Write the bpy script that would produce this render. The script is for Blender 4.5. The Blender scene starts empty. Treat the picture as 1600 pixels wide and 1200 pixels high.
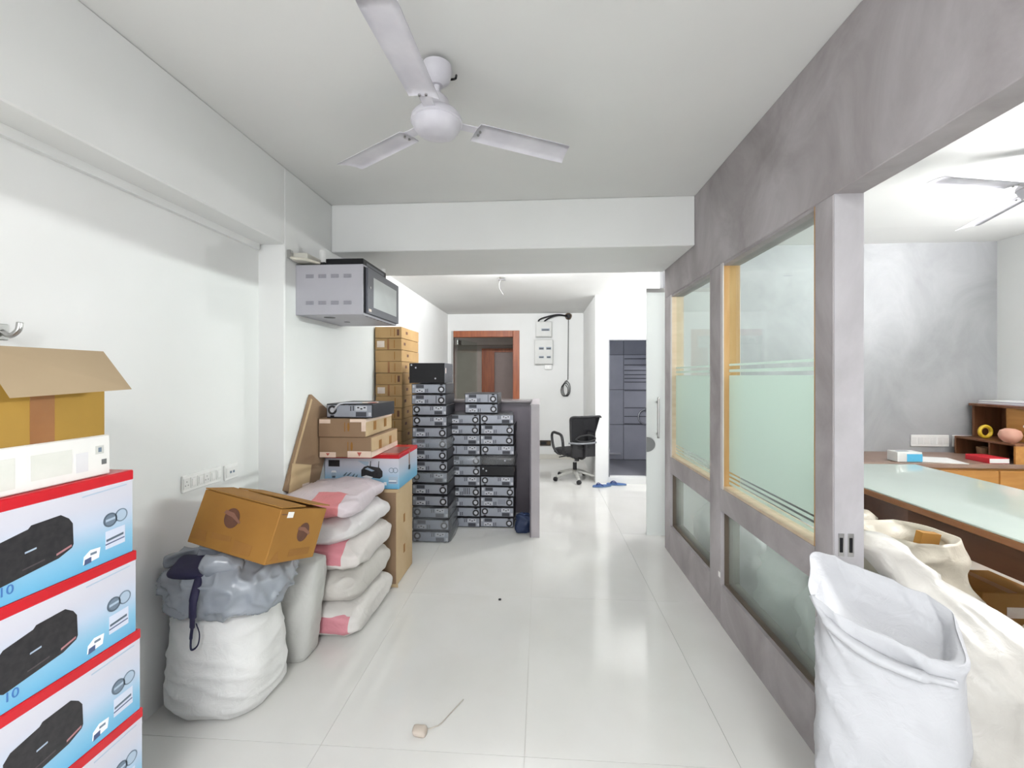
import bpy, bmesh, math, random
from mathutils import Vector, Matrix, noise, Euler

random.seed(7)
SC = bpy.context.scene
COL = SC.collection
PI = math.pi

# ------------------------------------------------------------------ camera
F_PX = 680.0
YAW = math.atan(45 / F_PX)
cam_d = bpy.data.cameras.new('camera')
cam = bpy.data.objects.new('camera', cam_d)
COL.objects.link(cam)
cam.location = (0, 0, 1.45)
cam.rotation_euler = (PI / 2, 0, YAW)
cam_d.sensor_fit = 'HORIZONTAL'
cam_d.sensor_width = 36
cam_d.lens = 36 * F_PX / 1600
cam_d.shift_y = -13 / 1600
cam_d.clip_start = 0.02
SC.camera = cam

# ------------------------------------------------------------------ world / exposure
w = bpy.data.worlds.new('world')
SC.world = w
w.use_nodes = True
bg = w.node_tree.nodes['Background']
bg.inputs[0].default_value = (0.85, 0.92, 1.0, 1)
bg.inputs[1].default_value = 1.0
SC.view_settings.view_transform = 'Standard'
SC.view_settings.look = 'None'
SC.view_settings.exposure = 0.2
SC.view_settings.gamma = 1.0
SC.view_settings.use_curve_mapping = False

P_WINDOW, P_TUBE, P_LOBBY, P_MAIN, P_FAR = 52, 185, 60, 42, 66  # powers of the added, unseen light sources


def area_light(name, loc, rot, sx, sy, power, color=(1, 1, 1), parent=None):
    l = bpy.data.lights.new(name, 'AREA')
    l.shape = 'RECTANGLE'
    l.size, l.size_y, l.energy, l.color = sx, sy, power, color
    o = bpy.data.objects.new(name, l)
    COL.objects.link(o)
    o.location, o.rotation_euler = loc, rot
    if parent:
        o.parent = parent
    return o


# added area light, daylight for the made-up window behind the camera
area_light('added_daylight', (-0.2, -2.58, 1.45), (PI / 2, 0, 0), 2.3, 1.9, P_WINDOW, (0.97, 0.985, 1.0))

# ------------------------------------------------------------------ materials


def lin(c):
    return c / 12.92 if c <= 0.04045 else ((c + 0.055) / 1.055) ** 2.4


def rgb(r, g, b):
    return (lin(r / 255), lin(g / 255), lin(b / 255), 1)


MATS = {}


def mat(name, c, rough=0.6, c2=None, scale=8, metal=0, bump=0, bscale=60, spec=0.5, stretch=(1, 1, 1), sheen=0, detail=4, lo=0.35, hi=0.65):
    if name in MATS:
        return MATS[name]
    m = bpy.data.materials.new(name)
    m.use_nodes = True
    nt = m.node_tree
    b = nt.nodes['Principled BSDF']
    b.inputs['Roughness'].default_value = rough
    b.inputs['Metallic'].default_value = metal
    b.inputs['Specular IOR Level'].default_value = spec
    b.inputs['Base Color'].default_value = c
    tc = nt.nodes.new('ShaderNodeTexCoord')
    mp = nt.nodes.new('ShaderNodeMapping')
    mp.inputs['Scale'].default_value = stretch
    nt.links.new(tc.outputs['Object'], mp.inputs[0])
    if c2 is None:
        c2 = tuple(min(1, x * 0.94) for x in c[:3]) + (1,)
    n = nt.nodes.new('ShaderNodeTexNoise')
    n.inputs['Scale'].default_value = scale
    n.inputs['Detail'].default_value = detail
    nt.links.new(mp.outputs[0], n.inputs['Vector'])
    r = nt.nodes.new('ShaderNodeValToRGB')
    r.color_ramp.elements[0].position = lo
    r.color_ramp.elements[1].position = hi
    r.color_ramp.elements[0].color = c
    r.color_ramp.elements[1].color = c2
    nt.links.new(n.outputs['Fac'], r.inputs[0])
    nt.links.new(r.outputs[0], b.inputs['Base Color'])
    if bump:
        n2 = nt.nodes.new('ShaderNodeTexNoise')
        n2.inputs['Scale'].default_value = bscale
        n2.inputs['Detail'].default_value = 5
        nt.links.new(mp.outputs[0], n2.inputs['Vector'])
        bp = nt.nodes.new('ShaderNodeBump')
        bp.inputs['Strength'].default_value = bump
        bp.inputs['Distance'].default_value = 0.01
        nt.links.new(n2.outputs['Fac'], bp.inputs['Height'])
        nt.links.new(bp.outputs[0], b.inputs['Normal'])
    MATS[name] = m
    return m


def emit(name, c, s):
    m = bpy.data.materials.new(name)
    m.use_nodes = True
    nt = m.node_tree
    nt.nodes.clear()
    e = nt.nodes.new('ShaderNodeEmission')
    o = nt.nodes.new('ShaderNodeOutputMaterial')
    e.inputs[0].default_value = c
    e.inputs[1].default_value = s
    nt.links.new(e.outputs[0], o.inputs[0])
    return m


def glass_mat(name, tint, refl=1.45, rough=0.02, film=0.0, film_c=(0.8, 0.9, 0.85, 1)):
    """thin pane: see-through + fresnel reflection (+ frosted diffusing film)"""
    m = bpy.data.materials.new(name)
    m.use_nodes = True
    nt = m.node_tree
    nt.nodes.clear()
    out = nt.nodes.new('ShaderNodeOutputMaterial')
    tr = nt.nodes.new('ShaderNodeBsdfTransparent')
    tr.inputs[0].default_value = tint
    gl = nt.nodes.new('ShaderNodeBsdfGlossy')
    gl.inputs['Roughness'].default_value = rough
    # Schlick reflectance from the facing angle, the same from both sides of the sheet
    lw = nt.nodes.new('ShaderNodeLayerWeight')
    lw.inputs['Blend'].default_value = 0.5
    pw = nt.nodes.new('ShaderNodeMath'); pw.operation = 'POWER'; pw.inputs[1].default_value = 5
    nt.links.new(lw.outputs['Facing'], pw.inputs[0])
    fr = nt.nodes.new('ShaderNodeMath'); fr.operation = 'MULTIPLY_ADD'
    r0 = ((refl - 1) / (refl + 1)) ** 2
    fr.inputs[1].default_value = 0.7 - r0
    fr.inputs[2].default_value = r0
    nt.links.new(pw.outputs[0], fr.inputs[0])
    base = tr
    if film > 0:
        tl = nt.nodes.new('ShaderNodeBsdfTranslucent')
        tl.inputs[0].default_value = film_c
        df = nt.nodes.new('ShaderNodeBsdfDiffuse')
        df.inputs[0].default_value = film_c
        mx = nt.nodes.new('ShaderNodeMixShader')
        mx.inputs[0].default_value = 0.45
        nt.links.new(tl.outputs[0], mx.inputs[1])
        nt.links.new(df.outputs[0], mx.inputs[2])
        mx2 = nt.nodes.new('ShaderNodeMixShader')
        mx2.inputs[0].default_value = film
        nt.links.new(tr.outputs[0], mx2.inputs[1])
        nt.links.new(mx.outputs[0], mx2.inputs[2])
        base = mx2
    mm = nt.nodes.new('ShaderNodeMixShader')
    nt.links.new(fr.outputs[0], mm.inputs[0])
    nt.links.new(base.outputs[0], mm.inputs[1])
    nt.links.new(gl.outputs[0], mm.inputs[2])
    nt.links.new(mm.outputs[0], out.inputs[0])
    return m


def cement_mat(name, c, c2, c3):
    m = bpy.data.materials.new(name)
    m.use_nodes = True
    nt = m.node_tree
    b = nt.nodes['Principled BSDF']
    b.inputs['Roughness'].default_value = 0.55
    tc = nt.nodes.new('ShaderNodeTexCoord')
    mp = nt.nodes.new('ShaderNodeMapping')
    mp.inputs['Scale'].default_value = (1.0, 1.0, 0.8)
    mp.inputs['Rotation'].default_value = (0.6, 0.3, 0)
    nt.links.new(tc.outputs['Object'], mp.inputs[0])
    n = nt.nodes.new('ShaderNodeTexNoise')
    n.inputs['Scale'].default_value = 2.3
    n.inputs['Detail'].default_value = 7
    n.inputs['Roughness'].default_value = 0.62
    n.inputs['Distortion'].default_value = 0.7
    nt.links.new(mp.outputs[0], n.inputs['Vector'])
    r = nt.nodes.new('ShaderNodeValToRGB')
    r.color_ramp.elements[0].position = 0.33
    r.color_ramp.elements[0].color = c
    r.color_ramp.elements[1].position = 0.68
    r.color_ramp.elements[1].color = c3
    e = r.color_ramp.elements.new(0.5)
    e.color = c2
    nt.links.new(n.outputs['Fac'], r.inputs[0])
    nt.links.new(r.outputs[0], b.inputs['Base Color'])
    return m


def grad_mat(name, stops, axis=2, rough=0.35):
    """printed colour gradient along a local axis (object coords, metres)"""
    m = bpy.data.materials.new(name)
    m.use_nodes = True
    nt = m.node_tree
    b = nt.nodes['Principled BSDF']
    b.inputs['Roughness'].default_value = rough
    tc = nt.nodes.new('ShaderNodeTexCoord')
    sp = nt.nodes.new('ShaderNodeSeparateXYZ')
    nt.links.new(tc.outputs['Object'], sp.inputs[0])
    mr = nt.nodes.new('ShaderNodeMapRange')
    mr.inputs['From Min'].default_value = stops[0][0]
    mr.inputs['From Max'].default_value = stops[-1][0]
    nt.links.new(sp.outputs[axis], mr.inputs[0])
    r = nt.nodes.new('ShaderNodeValToRGB')
    lo, hi = stops[0][0], stops[-1][0]
    els = r.color_ramp.elements
    els[0].position, els[0].color = 0, stops[0][1]
    els[1].position, els[1].color = 1, stops[-1][1]
    for p, c in stops[1:-1]:
        e = els.new((p - lo) / (hi - lo))
        e.color = c
    nt.links.new(mr.outputs[0], r.inputs[0])
    nt.links.new(r.outputs[0], b.inputs['Base Color'])
    return m


def sack_mat(name, base, band=None, bandc=None, rough=0.55, weave=True, alpha_bands=None):
    """woven plastic sack; `band` = (axis, lo, hi, wob) printed colour band in object space"""
    m = bpy.data.materials.new(name)
    m.use_nodes = True
    nt = m.node_tree
    b = nt.nodes['Principled BSDF']
    b.inputs['Roughness'].default_value = rough
    b.inputs['Base Color'].default_value = base
    tc = nt.nodes.new('ShaderNodeTexCoord')
    n = nt.nodes.new('ShaderNodeTexNoise')
    n.inputs['Scale'].default_value = 5
    n.inputs['Detail'].default_value = 5
    nt.links.new(tc.outputs['Object'], n.inputs['Vector'])
    r = nt.nodes.new('ShaderNodeValToRGB')
    r.color_ramp.elements[0].position = 0.35
    r.color_ramp.elements[1].position = 0.7
    r.color_ramp.elements[0].color = base
    r.color_ramp.elements[1].color = tuple(x * 0.88 for x in base[:3]) + (1,)
    nt.links.new(n.outputs['Fac'], r.inputs[0])
    colout = r.outputs[0]
    if band:
        cur = None
        for (axis, lo, hi) in band:
            sp = nt.nodes.new('ShaderNodeSeparateXYZ')
            nv = nt.nodes.new('ShaderNodeTexNoise')
            nv.inputs['Scale'].default_value = 7
            nt.links.new(tc.outputs['Object'], nv.inputs['Vector'])
            ad = nt.nodes.new('ShaderNodeVectorMath')
            ad.operation = 'MULTIPLY_ADD'
            ad.inputs[1].default_value = (0.05, 0.05, 0.05)
            nt.links.new(nv.outputs['Color'], ad.inputs[0])
            nt.links.new(tc.outputs['Object'], ad.inputs[2])
            nt.links.new(ad.outputs[0], sp.inputs[0])
            g = nt.nodes.new('ShaderNodeMath'); g.operation = 'GREATER_THAN'; g.inputs[1].default_value = lo
            l = nt.nodes.new('ShaderNodeMath'); l.operation = 'LESS_THAN'; l.inputs[1].default_value = hi
            nt.links.new(sp.outputs[axis], g.inputs[0]); nt.links.new(sp.outputs[axis], l.inputs[0])
            mu = nt.nodes.new('ShaderNodeMath'); mu.operation = 'MULTIPLY'
            nt.links.new(g.outputs[0], mu.inputs[0]); nt.links.new(l.outputs[0], mu.inputs[1])
            if cur is None:
                cur = mu.outputs[0]
            else:
                m2 = nt.nodes.new('ShaderNodeMath'); m2.operation = 'MULTIPLY'
                nt.links.new(cur, m2.inputs[0]); nt.links.new(mu.outputs[0], m2.inputs[1])
                cur = m2.outputs[0]
        mx = nt.nodes.new('ShaderNodeMix'); mx.data_type = 'RGBA'
        nt.links.new(cur, mx.inputs[0])
        nt.links.new(colout, mx.inputs[6])
        mx.inputs[7].default_value = bandc
        colout = mx.outputs[2]
    nt.links.new(colout, b.inputs['Base Color'])
    n2 = nt.nodes.new('ShaderNodeTexNoise')
    n2.inputs['Scale'].default_value = 16
    n2.inputs['Detail'].default_value = 6
    n2.inputs['Distortion'].default_value = 1.2
    nt.links.new(tc.outputs['Object'], n2.inputs['Vector'])
    bp = nt.nodes.new('ShaderNodeBump')
    bp.inputs['Strength'].default_value = 0.45
    bp.inputs['Distance'].default_value = 0.012
    nt.links.new(n2.outputs['Fac'], bp.inputs['Height'])
    nt.links.new(bp.outputs[0], b.inputs['Normal'])
    return m


M_WALL = mat('wall_paint', rgb(230, 231, 230), 0.75, rgb(225, 226, 224), 1.3, bump=0.04, bscale=25)
M_CEIL = mat('ceiling_paint', rgb(222, 222, 220), 0.85, rgb(217, 217, 215), 1.1)
M_TILE = mat('floor_tile', rgb(222, 221, 218), 0.10, rgb(217, 216, 212), 2.5, spec=0.5)
M_GROUT = mat('floor_grout', rgb(203, 200, 194), 0.8)
M_CEMENT = cement_mat('grey_cement', rgb(142, 136, 136), rgb(160, 154, 155), rgb(178, 173, 175))
M_CEMENTLIT = cement_mat('lit_cement', rgb(166, 163, 165), rgb(178, 175, 178), rgb(190, 188, 191))
M_MARBLE = cement_mat('grey_wall_finish', rgb(150, 151, 153), rgb(160, 161, 163), rgb(170, 171, 173))
M_WOODTAN = mat('tan_wood', rgb(196, 158, 108), 0.4, rgb(180, 138, 86), 3, stretch=(6, 6, 1))
M_WOODPALE = mat('pale_wood', rgb(208, 190, 165), 0.45, rgb(196, 174, 146), 3, stretch=(1, 6, 6))
M_DOORWOOD = mat('door_frame_wood', rgb(166, 92, 50), 0.45, rgb(140, 72, 40), 3, stretch=(8, 8, 1))
M_GLASS = glass_mat('clear_glass', (0.93, 0.97, 0.95, 1))
M_FILM = glass_mat('frosted_film', (0.9, 0.97, 0.93, 1), film=0.62, film_c=(0.63, 0.70, 0.655, 1), rough=0.25, refl=1.25)
M_HAZE = glass_mat('hazy_glass', (0.92, 0.96, 0.94, 1), film=0.22, film_c=(0.72, 0.78, 0.74, 1))
M_FROST = glass_mat('frosted_door_glass', (0.92, 0.96, 0.94, 1), film=0.85, film_c=(0.88, 0.90, 0.89, 1), rough=0.15, refl=1.35)
M_STEEL = mat('brushed_steel', rgb(190, 190, 188), 0.3, metal=1)
M_CHROME = mat('chrome', rgb(210, 210, 212), 0.15, metal=1)
M_DARK = mat('dark_plastic', rgb(34, 33, 36), 0.45)
M_BLACK = mat('black_metal', rgb(20, 20, 24), 0.4, spec=0.3)
M_WHITEPL = mat('white_plastic', rgb(236, 236, 234), 0.4)
M_FANW = mat('fan_enamel', rgb(214, 212, 218), 0.4, rgb(198, 196, 204), 6)
M_CARD = mat('cardboard', rgb(178, 146, 100), 0.8, rgb(166, 134, 90), 4, bump=0.05, bscale=40)
M_CARDD = mat('cardboard_dark', rgb(146, 120, 94), 0.8, rgb(134, 108, 84), 4)
M_CARDO = mat('cardboard_ochre', rgb(160, 114, 46), 0.75, rgb(146, 101, 37), 3, bump=0.05, bscale=40)
M_CARDY = mat('cardboard_kraft', rgb(168, 132, 50), 0.75, rgb(154, 120, 46), 3)
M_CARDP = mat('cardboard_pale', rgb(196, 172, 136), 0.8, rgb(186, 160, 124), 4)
M_CARDIN = mat('cardboard_inside', rgb(163, 144, 116), 0.85, rgb(157, 138, 110), 4)
M_PRINT = mat('brown_print', rgb(104, 66, 48), 0.7, rgb(88, 56, 44), 20)
M_PRINTL = mat('brown_print_light', rgb(150, 104, 44), 0.75, rgb(142, 98, 40), 12)
M_TAPE = mat('brown_tape', rgb(150, 104, 62), 0.35, rgb(138, 92, 52), 6)
M_PAPER = mat('label_paper', rgb(232, 222, 212), 0.7, rgb(222, 206, 196), 20)
M_PAPERW = mat('white_paper', rgb(246, 246, 244), 0.7)
M_RED = mat('red_gloss', rgb(196, 30, 42), 0.25, rgb(184, 26, 36), 3)

# ------------------------------------------------------------------ geometry helpers


def link(name, me, m=None, parent=None, loc=(0, 0, 0), rot=(0, 0, 0)):
    o = bpy.data.objects.new(name, me)
    COL.objects.link(o)
    if m is not None and not me.materials:
        me.materials.append(m)
    o.location, o.rotation_euler = loc, rot
    if parent is not None:
        o.parent = parent
    return o


def mesh(name, vs, fs, smooth=False):
    me = bpy.data.meshes.new(name)
    me.from_pydata([tuple(v) for v in vs], [], fs)
    me.update()
    if smooth:
        me.shade_smooth()
    return me


def box_mesh(name, s, bevel=0.0, seg=1):
    bm = bmesh.new()
    bmesh.ops.create_cube(bm, size=1)
    bmesh.ops.scale(bm, vec=s, verts=bm.verts)
    if bevel:
        bmesh.ops.bevel(bm, geom=list(bm.edges), offset=bevel, segments=seg, affect='EDGES', profile=0.5)
    me = bpy.data.meshes.new(name)
    bm.to_mesh(me)
    bm.free()
    return me


def bx(name, x0, x1, y0, y1, z0, z1, m, parent=None, bevel=0.0, seg=1):
    me = box_mesh(name, (x1 - x0, y1 - y0, z1 - z0), bevel, seg)
    return link(name, me, m, parent, ((x0 + x1) / 2, (y0 + y1) / 2, (z0 + z1) / 2))


def bc(name, c, s, m, parent=None, bevel=0.0, rot=(0, 0, 0), seg=1):
    return link(name, box_mesh(name, s, bevel, seg), m, parent, c, rot)


def lathe_mesh(name, prof, seg=28, smooth=True):
    vs, fs = [], []
    n = len(prof)
    for (r, z) in prof:
        for i in range(seg):
            a = 2 * PI * i / seg
            vs.append((r * math.cos(a), r * math.sin(a), z))
    for j in range(n - 1):
        for i in range(seg):
            k = (i + 1) % seg
            fs.append((j * seg + i, j * seg + k, (j + 1) * seg + k, (j + 1) * seg + i))
    if prof[0][0] > 1e-6:
        fs.append(tuple(reversed(range(seg))))
    if prof[-1][0] > 1e-6:
        fs.append(tuple(range((n - 1) * seg, n * seg)))
    me = mesh(name, vs, fs)
    if smooth:
        me.shade_smooth()
        try:
            me.set_sharp_from_angle(angle=0.7)
        except Exception:
            pass
    return me


def lathe(name, prof, m, parent=None, loc=(0, 0, 0), rot=(0, 0, 0), seg=28):
    return link(name, lathe_mesh(name, prof, seg), m, parent, loc, rot)


def cyl(name, p0, p1, r, m, parent=None, seg=20, r2=None):
    p0, p1 = Vector(p0), Vector(p1)
    d = p1 - p0
    L = d.length
    me = lathe_mesh(name, [(r, 0), (r if r2 is None else r2, L)], seg)
    o = link(name, me, m, parent, p0)
    o.rotation_euler = d.to_track_quat('Z', 'Y').to_euler()
    return o


def smooth_path(pts, n=8):
    pts = [Vector(p) for p in pts]
    if len(pts) < 3:
        return pts
    out = []
    P = [pts[0] * 2 - pts[1]] + pts + [pts[-1] * 2 - pts[-2]]
    for i in range(1, len(P) - 2):
        for k in range(n):
            t = k / n
            a, b, c, d = P[i - 1], P[i], P[i + 1], P[i + 2]
            out.append(0.5 * ((2 * b) + (c - a) * t + (2 * a - 5 * b + 4 * c - d) * t * t + (3 * b - a - 3 * c + d) * t ** 3))
    out.append(pts[-1])
    return out


def tube_mesh(name, pts, r, seg=8, n=8, sx=1.0, sy=1.0):
    pts = smooth_path(pts, n)
    vs, fs = [], []
    t0 = (pts[1] - pts[0]).normalized()
    up = Vector((0, 0, 1)) if abs(t0.z) < 0.9 else Vector((1, 0, 0))
    nrm = t0.cross(up).normalized()
    for i, p in enumerate(pts):
        t = (pts[min(i + 1, len(pts) - 1)] - pts[max(i - 1, 0)])
        t = t.normalized() if t.length > 1e-9 else t0
        nrm = (nrm - t * nrm.dot(t))
        nrm = nrm.normalized() if nrm.length > 1e-6 else t.orthogonal().normalized()
        bn = t.cross(nrm)
        rr = r[min(i * len(r) // len(pts), len(r) - 1)] if isinstance(r, (list, tuple)) else r
        for k in range(seg):
            a = 2 * PI * k / seg
            vs.append(p + nrm * math.cos(a) * rr * sx + bn * math.sin(a) * rr * sy)
    for i in range(len(pts) - 1):
        for k in range(seg):
            q = (k + 1) % seg
            fs.append((i * seg + k, i * seg + q, (i + 1) * seg + q, (i + 1) * seg + k))
    fs.append(tuple(reversed(range(seg))))
    fs.append(tuple(range((len(pts) - 1) * seg, len(pts) * seg)))
    return mesh(name, vs, fs, True)


def tube(name, pts, r, m, parent=None, seg=8, n=8, sx=1.0, sy=1.0):
    return link(name, tube_mesh(name, pts, r, seg, n, sx, sy), m, parent)


def prism(name, poly, t, m, parent=None, loc=(0, 0, 0), rot=(0, 0, 0)):
    """polygon in XZ plane (x,z) extruded along -Y by t (front at y=-t, back at y=0)"""
    n = len(poly)
    vs = [(x, -t, z) for x, z in poly] + [(x, 0, z) for x, z in poly]
    fs = [tuple(range(n)), tuple(range(2 * n - 1, n - 1, -1))]
    for i in range(n):
        k = (i + 1) % n
        fs.append((i, n + i, n + k, k))
    me = mesh(name, vs, fs)
    bm = bmesh.new(); bm.from_mesh(me); bmesh.ops.recalc_face_normals(bm, faces=bm.faces); bm.to_mesh(me); bm.free()
    return link(name, me, m, parent, loc, rot)


def disc_poly(cx, cz, rx, rz, n=20):
    return [(cx + rx * math.cos(2 * PI * i / n), cz + rz * math.sin(2 * PI * i / n)) for i in range(n)]


def ring(name, cx, cz, r, wd, t, m, parent, seg=20):
    """flat ring on a -Y facing panel"""
    vs, fs = [], []
    for i in range(seg):
        a = 2 * PI * i / seg
        for rr in (r, r - wd):
            for y in (0, -t):
                vs.append((cx + rr * math.cos(a), y, cz + rr * math.sin(a)))
    for i in range(seg):
        a, b = i * 4, ((i + 1) % seg) * 4
        fs += [(a + 1, a + 3, b + 3, b + 1), (a, a + 1, b + 1, b), (a + 3, a + 2, b + 2, b + 3), (a + 2, a, b, b + 2)]
    return link(name, mesh(name, vs, fs), m, parent)


def text(name, body, size, m, parent, loc, rot, depth=0.0006):
    cu = bpy.data.curves.new(name, 'FONT')
    cu.body, cu.size, cu.extrude = body, size, depth
    tmp = bpy.data.objects.new(name, cu)
    COL.objects.link(tmp)
    dg = bpy.context.evaluated_depsgraph_get()
    me = bpy.data.meshes.new_from_object(tmp.evaluated_get(dg))
    bpy.data.objects.remove(tmp)
    me.materials.clear()
    return link(name, me, m, parent, loc, rot)


def tag(o, label, cat=None, group=None):
    o['label'] = label
    if cat:
        o['category'] = cat
    if group:
        o['group'] = group
    return o


def thing(name, label, cat, loc=(0, 0, 0), rot=(0, 0, 0), group=None):
    o = bpy.data.objects.new(name, None)
    COL.objects.link(o)
    o.empty_display_size = 0.05
    o.location, o.rotation_euler = loc, rot
    return tag(o, label, cat, group)


def struct(o, label=None):
    o['kind'] = 'structure'
    if label:
        o['label'] = label
    return o


def sname(name, label, loc=(0, 0, 0)):
    o = bpy.data.objects.new(name, None)
    COL.objects.link(o)
    o.location = loc
    return struct(o, label)


def copy_tree(o, parent=None):
    c = o.copy()
    COL.objects.link(c)
    c.parent = parent
    for ch in o.children:
        copy_tree(ch, c)
    return c


def nz(v, s, seed):
    return noise.noise(Vector((v[0] * s + seed * 7.1, v[1] * s - seed * 3.3, v[2] * s + seed * 1.7)))


def pillow_mesh(name, a, b, c, seed, e1=0.7, e2=0.35, amp=0.02, ear=0.0, nu=72, nv=36, flat=0.0, fold=0.012, wr=9.0):
    """bulging sack, half sizes a,b,c ; base at z=0"""
    vs, fs = [], []

    def sg(x, e):
        return math.copysign(abs(x) ** e, x)
    for j in range(nv + 1):
        ph = -PI / 2 + PI * j / nv
        for i in range(nu):
            th = 2 * PI * i / nu
            x = sg(math.cos(ph), e1) * sg(math.cos(th), e2)
            y = sg(math.cos(ph), e1) * sg(math.sin(th), e2)
            z = sg(math.sin(ph), e1)
            k = (abs(x) * abs(y)) ** 2
            x *= 1 + ear * k
            y *= 1 + ear * k
            z *= 1 - 0.75 * min(1, k) * (1 if ear else 0)
            p = Vector((x * a, y * b, z * c))
            d = amp * nz(p, 4, seed) + 0.5 * amp * nz(p, 9, seed + 3)
            q = Vector((p.x, p.y, p.z * 1.8))
            rg = 1 - abs(nz(q, wr, seed + 5)) * 2
            d += fold * max(0, rg) ** 2 - fold * 0.4
            nn = Vector((x / a, y / b, z / c)).normalized() if Vector((x, y, z)).length else Vector((0, 0, 1))
            p = p + nn * d
            if flat:
                p.z = max(p.z, -c * (1 - flat))
            vs.append(p + Vector((0, 0, c * (1 - flat))))
    for j in range(nv):
        for i in range(nu):
            k = (i + 1) % nu
            fs.append((j * nu + i, j * nu + k, (j + 1) * nu + k, (j + 1) * nu + i))
    return mesh(name, vs, fs, True)


def column_sack(name, levels, seed, e=0.6, amp=0.012, fold=0.012, nu=80, sub=5, close=True, wr=9, tilt=None, foldang=0.0, zs=1.6):
    """standing sack: levels = [(z, cx, cy, rx, ry)], interpolated"""
    L = []
    for i in range(len(levels) - 1):
        for k in range(sub):
            t = k / sub
            L.append(tuple(levels[i][q] * (1 - t) + levels[i + 1][q] * t for q in range(5)))
    L.append(levels[-1])
    zmax = max(l[0] for l in levels)
    vs, fs = [], []
    for (z, cx, cy, rx, ry) in L:
        for i in range(nu):
            th = 2 * PI * i / nu
            c, s = math.cos(th), math.sin(th)
            ux = math.copysign(abs(c) ** e, c)
            uy = math.copysign(abs(s) ** e, s)
            p = Vector((cx + ux * rx, cy + uy * ry, z))
            d = amp * nz(p, 5, seed) + 0.6 * amp * nz(p, 11, seed + 2)
            q = Vector((p.x, p.y, p.z * zs + foldang * p.x))
            rg = 1 - abs(nz(q, wr, seed + 5)) * 2.2
            d += fold * max(0, rg) ** 2
            p += Vector((c, s, 0)) * d
            if tilt and z > 0.001:
                p.z += tilt(p.x, p.y) * (z / zmax) ** 2
            p.z = max(p.z, 0.0)
            vs.append(p)
    n = len(L)
    for j in range(n - 1):
        for i in range(nu):
            k = (i + 1) % nu
            fs.append((j * nu + i, j * nu + k, (j + 1) * nu + k, (j + 1) * nu + i))
    fs.append(tuple(reversed(range(nu))))
    if close:
        top = vs[(n - 1) * nu:]
        c = sum(top, Vector()) / nu
        vs.append(c)
        ci = len(vs) - 1
        for i in range(nu):
            fs.append(((n - 1) * nu + i, (n - 1) * nu + (i + 1) % nu, ci))
    return mesh(name, vs, fs, True)


ORD = ['lowest', 'second', 'third', 'fourth', 'fifth', 'sixth', 'seventh', 'eighth', 'ninth', 'tenth', 'eleventh', 'twelfth', 'thirteenth', 'fourteenth', 'fifteenth', 'sixteenth', 'seventeenth']


def ordl(i, n):
    if i == 0:
        return 'lowest'
    if i == n - 1:
        return 'topmost'
    return ORD[i] + ' from bottom'


# ================================================================== THE SETTING
XL, XC, XP0, XP1 = -1.66, -1.50, 1.045, 1.148
ZC, ZF = 2.675, 2.535
YB = 7.6
XR = 4.15
YRW = 4.25

# floor: slab with separate tiles, recessed joints
fl = sname('floor', 'glossy off-white vitrified tile floor')
bx('slab', -2.0, 4.6, -2.7, 8.0, -0.1, -0.004, M_GROUT, fl)
tile_me = box_mesh('floor_tile', (0.7985, 1.1985, 0.004))
tile_me.materials.append(M_TILE)
for ix in range(-2, 6):
    for iy in range(-4, 6):
        x = -0.062 + 0.8 * ix + 0.4
        y = 1.655 + 1.2 * iy + 0.6
        if y - 0.6 > YB + 0.2 or y + 0.6 < -2.6:
            continue
        link('floor_tile', tile_me, None, fl, (x, y, -0.002))

# ceilings
struct(bx('ceiling', XL - 0.2, XR + 0.3, -2.7, 3.79, ZC, ZC + 0.1, M_CEIL), 'flat white painted ceiling')
struct(bx('ceiling_lobby', XP1, 2.8, YRW + 0.12, 6.0, ZF, ZF + 0.24, M_CEIL), 'white ceiling of the lobby beside the toilet block')
struct(bx('ceiling_far', XL - 0.2, XP1, 3.79, 9.6, ZF, ZF + 0.24, M_CEIL), 'lower white ceiling beyond the cross beam')
struct(bx('ceiling_cabin', XP1, XR + 0.3, 3.79, YRW + 0.1, ZC, ZC + 0.1, M_CEIL), 'white ceiling strip at the back of the glazed cabin')
# left wall, beam, column
struct(bx('wall_left', XL - 0.2, XL, -2.7, 2.46, 0, ZC, M_WALL), 'white painted left wall')
struct(bx('trim_1', XL, XC, -2.7, 2.46, 2.22, ZC, M_WALL, bevel=0.006), 'white beam along the top of the left wall')
struct(bx('trim_2', XL - 0.2, XC, 2.46, 3.79, 0, ZC, M_WALL, bevel=0.006), 'white column projecting from the left wall')
struct(bx('trim_3', XC, XP0, 3.03, 3.79, 2.335, ZC, M_WALL, bevel=0.006), 'white ceiling beam crossing the room')
struct(bx('trim_4', XL, XL + 0.022, -2.7, 2.44, 2.185, 2.225, M_WALL), 'thin plaster ledge under the left beam')
struct(bx('wall_left_far', XL - 0.2, -1.64, 3.79, YB, 0, ZF, M_WALL), 'white left wall beyond the column')
# back wall with doorway
DX0, DX1, DZ = -1.575, -0.372, 2.24
wb = sname('wall_back', 'white far wall with a brown framed doorway')
bx('wall_panel', -1.86, DX0, YB, YB + 0.12, 0, ZF, M_WALL, wb)
bx('wall_panel', DX1, 0.80, YB, YB + 0.12, 0, ZF, M_WALL, wb)
bx('wall_panel', DX0, DX1, YB, YB + 0.12, DZ, ZF, M_WALL, wb)
struct(bx('baseboard_back', DX1 + 0.02, 0.73, YB - 0.012, YB, 0, 0.085, mat('skirting', rgb(206, 203, 194), 0.3)), 'low cream tile skirting on the far wall')
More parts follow.
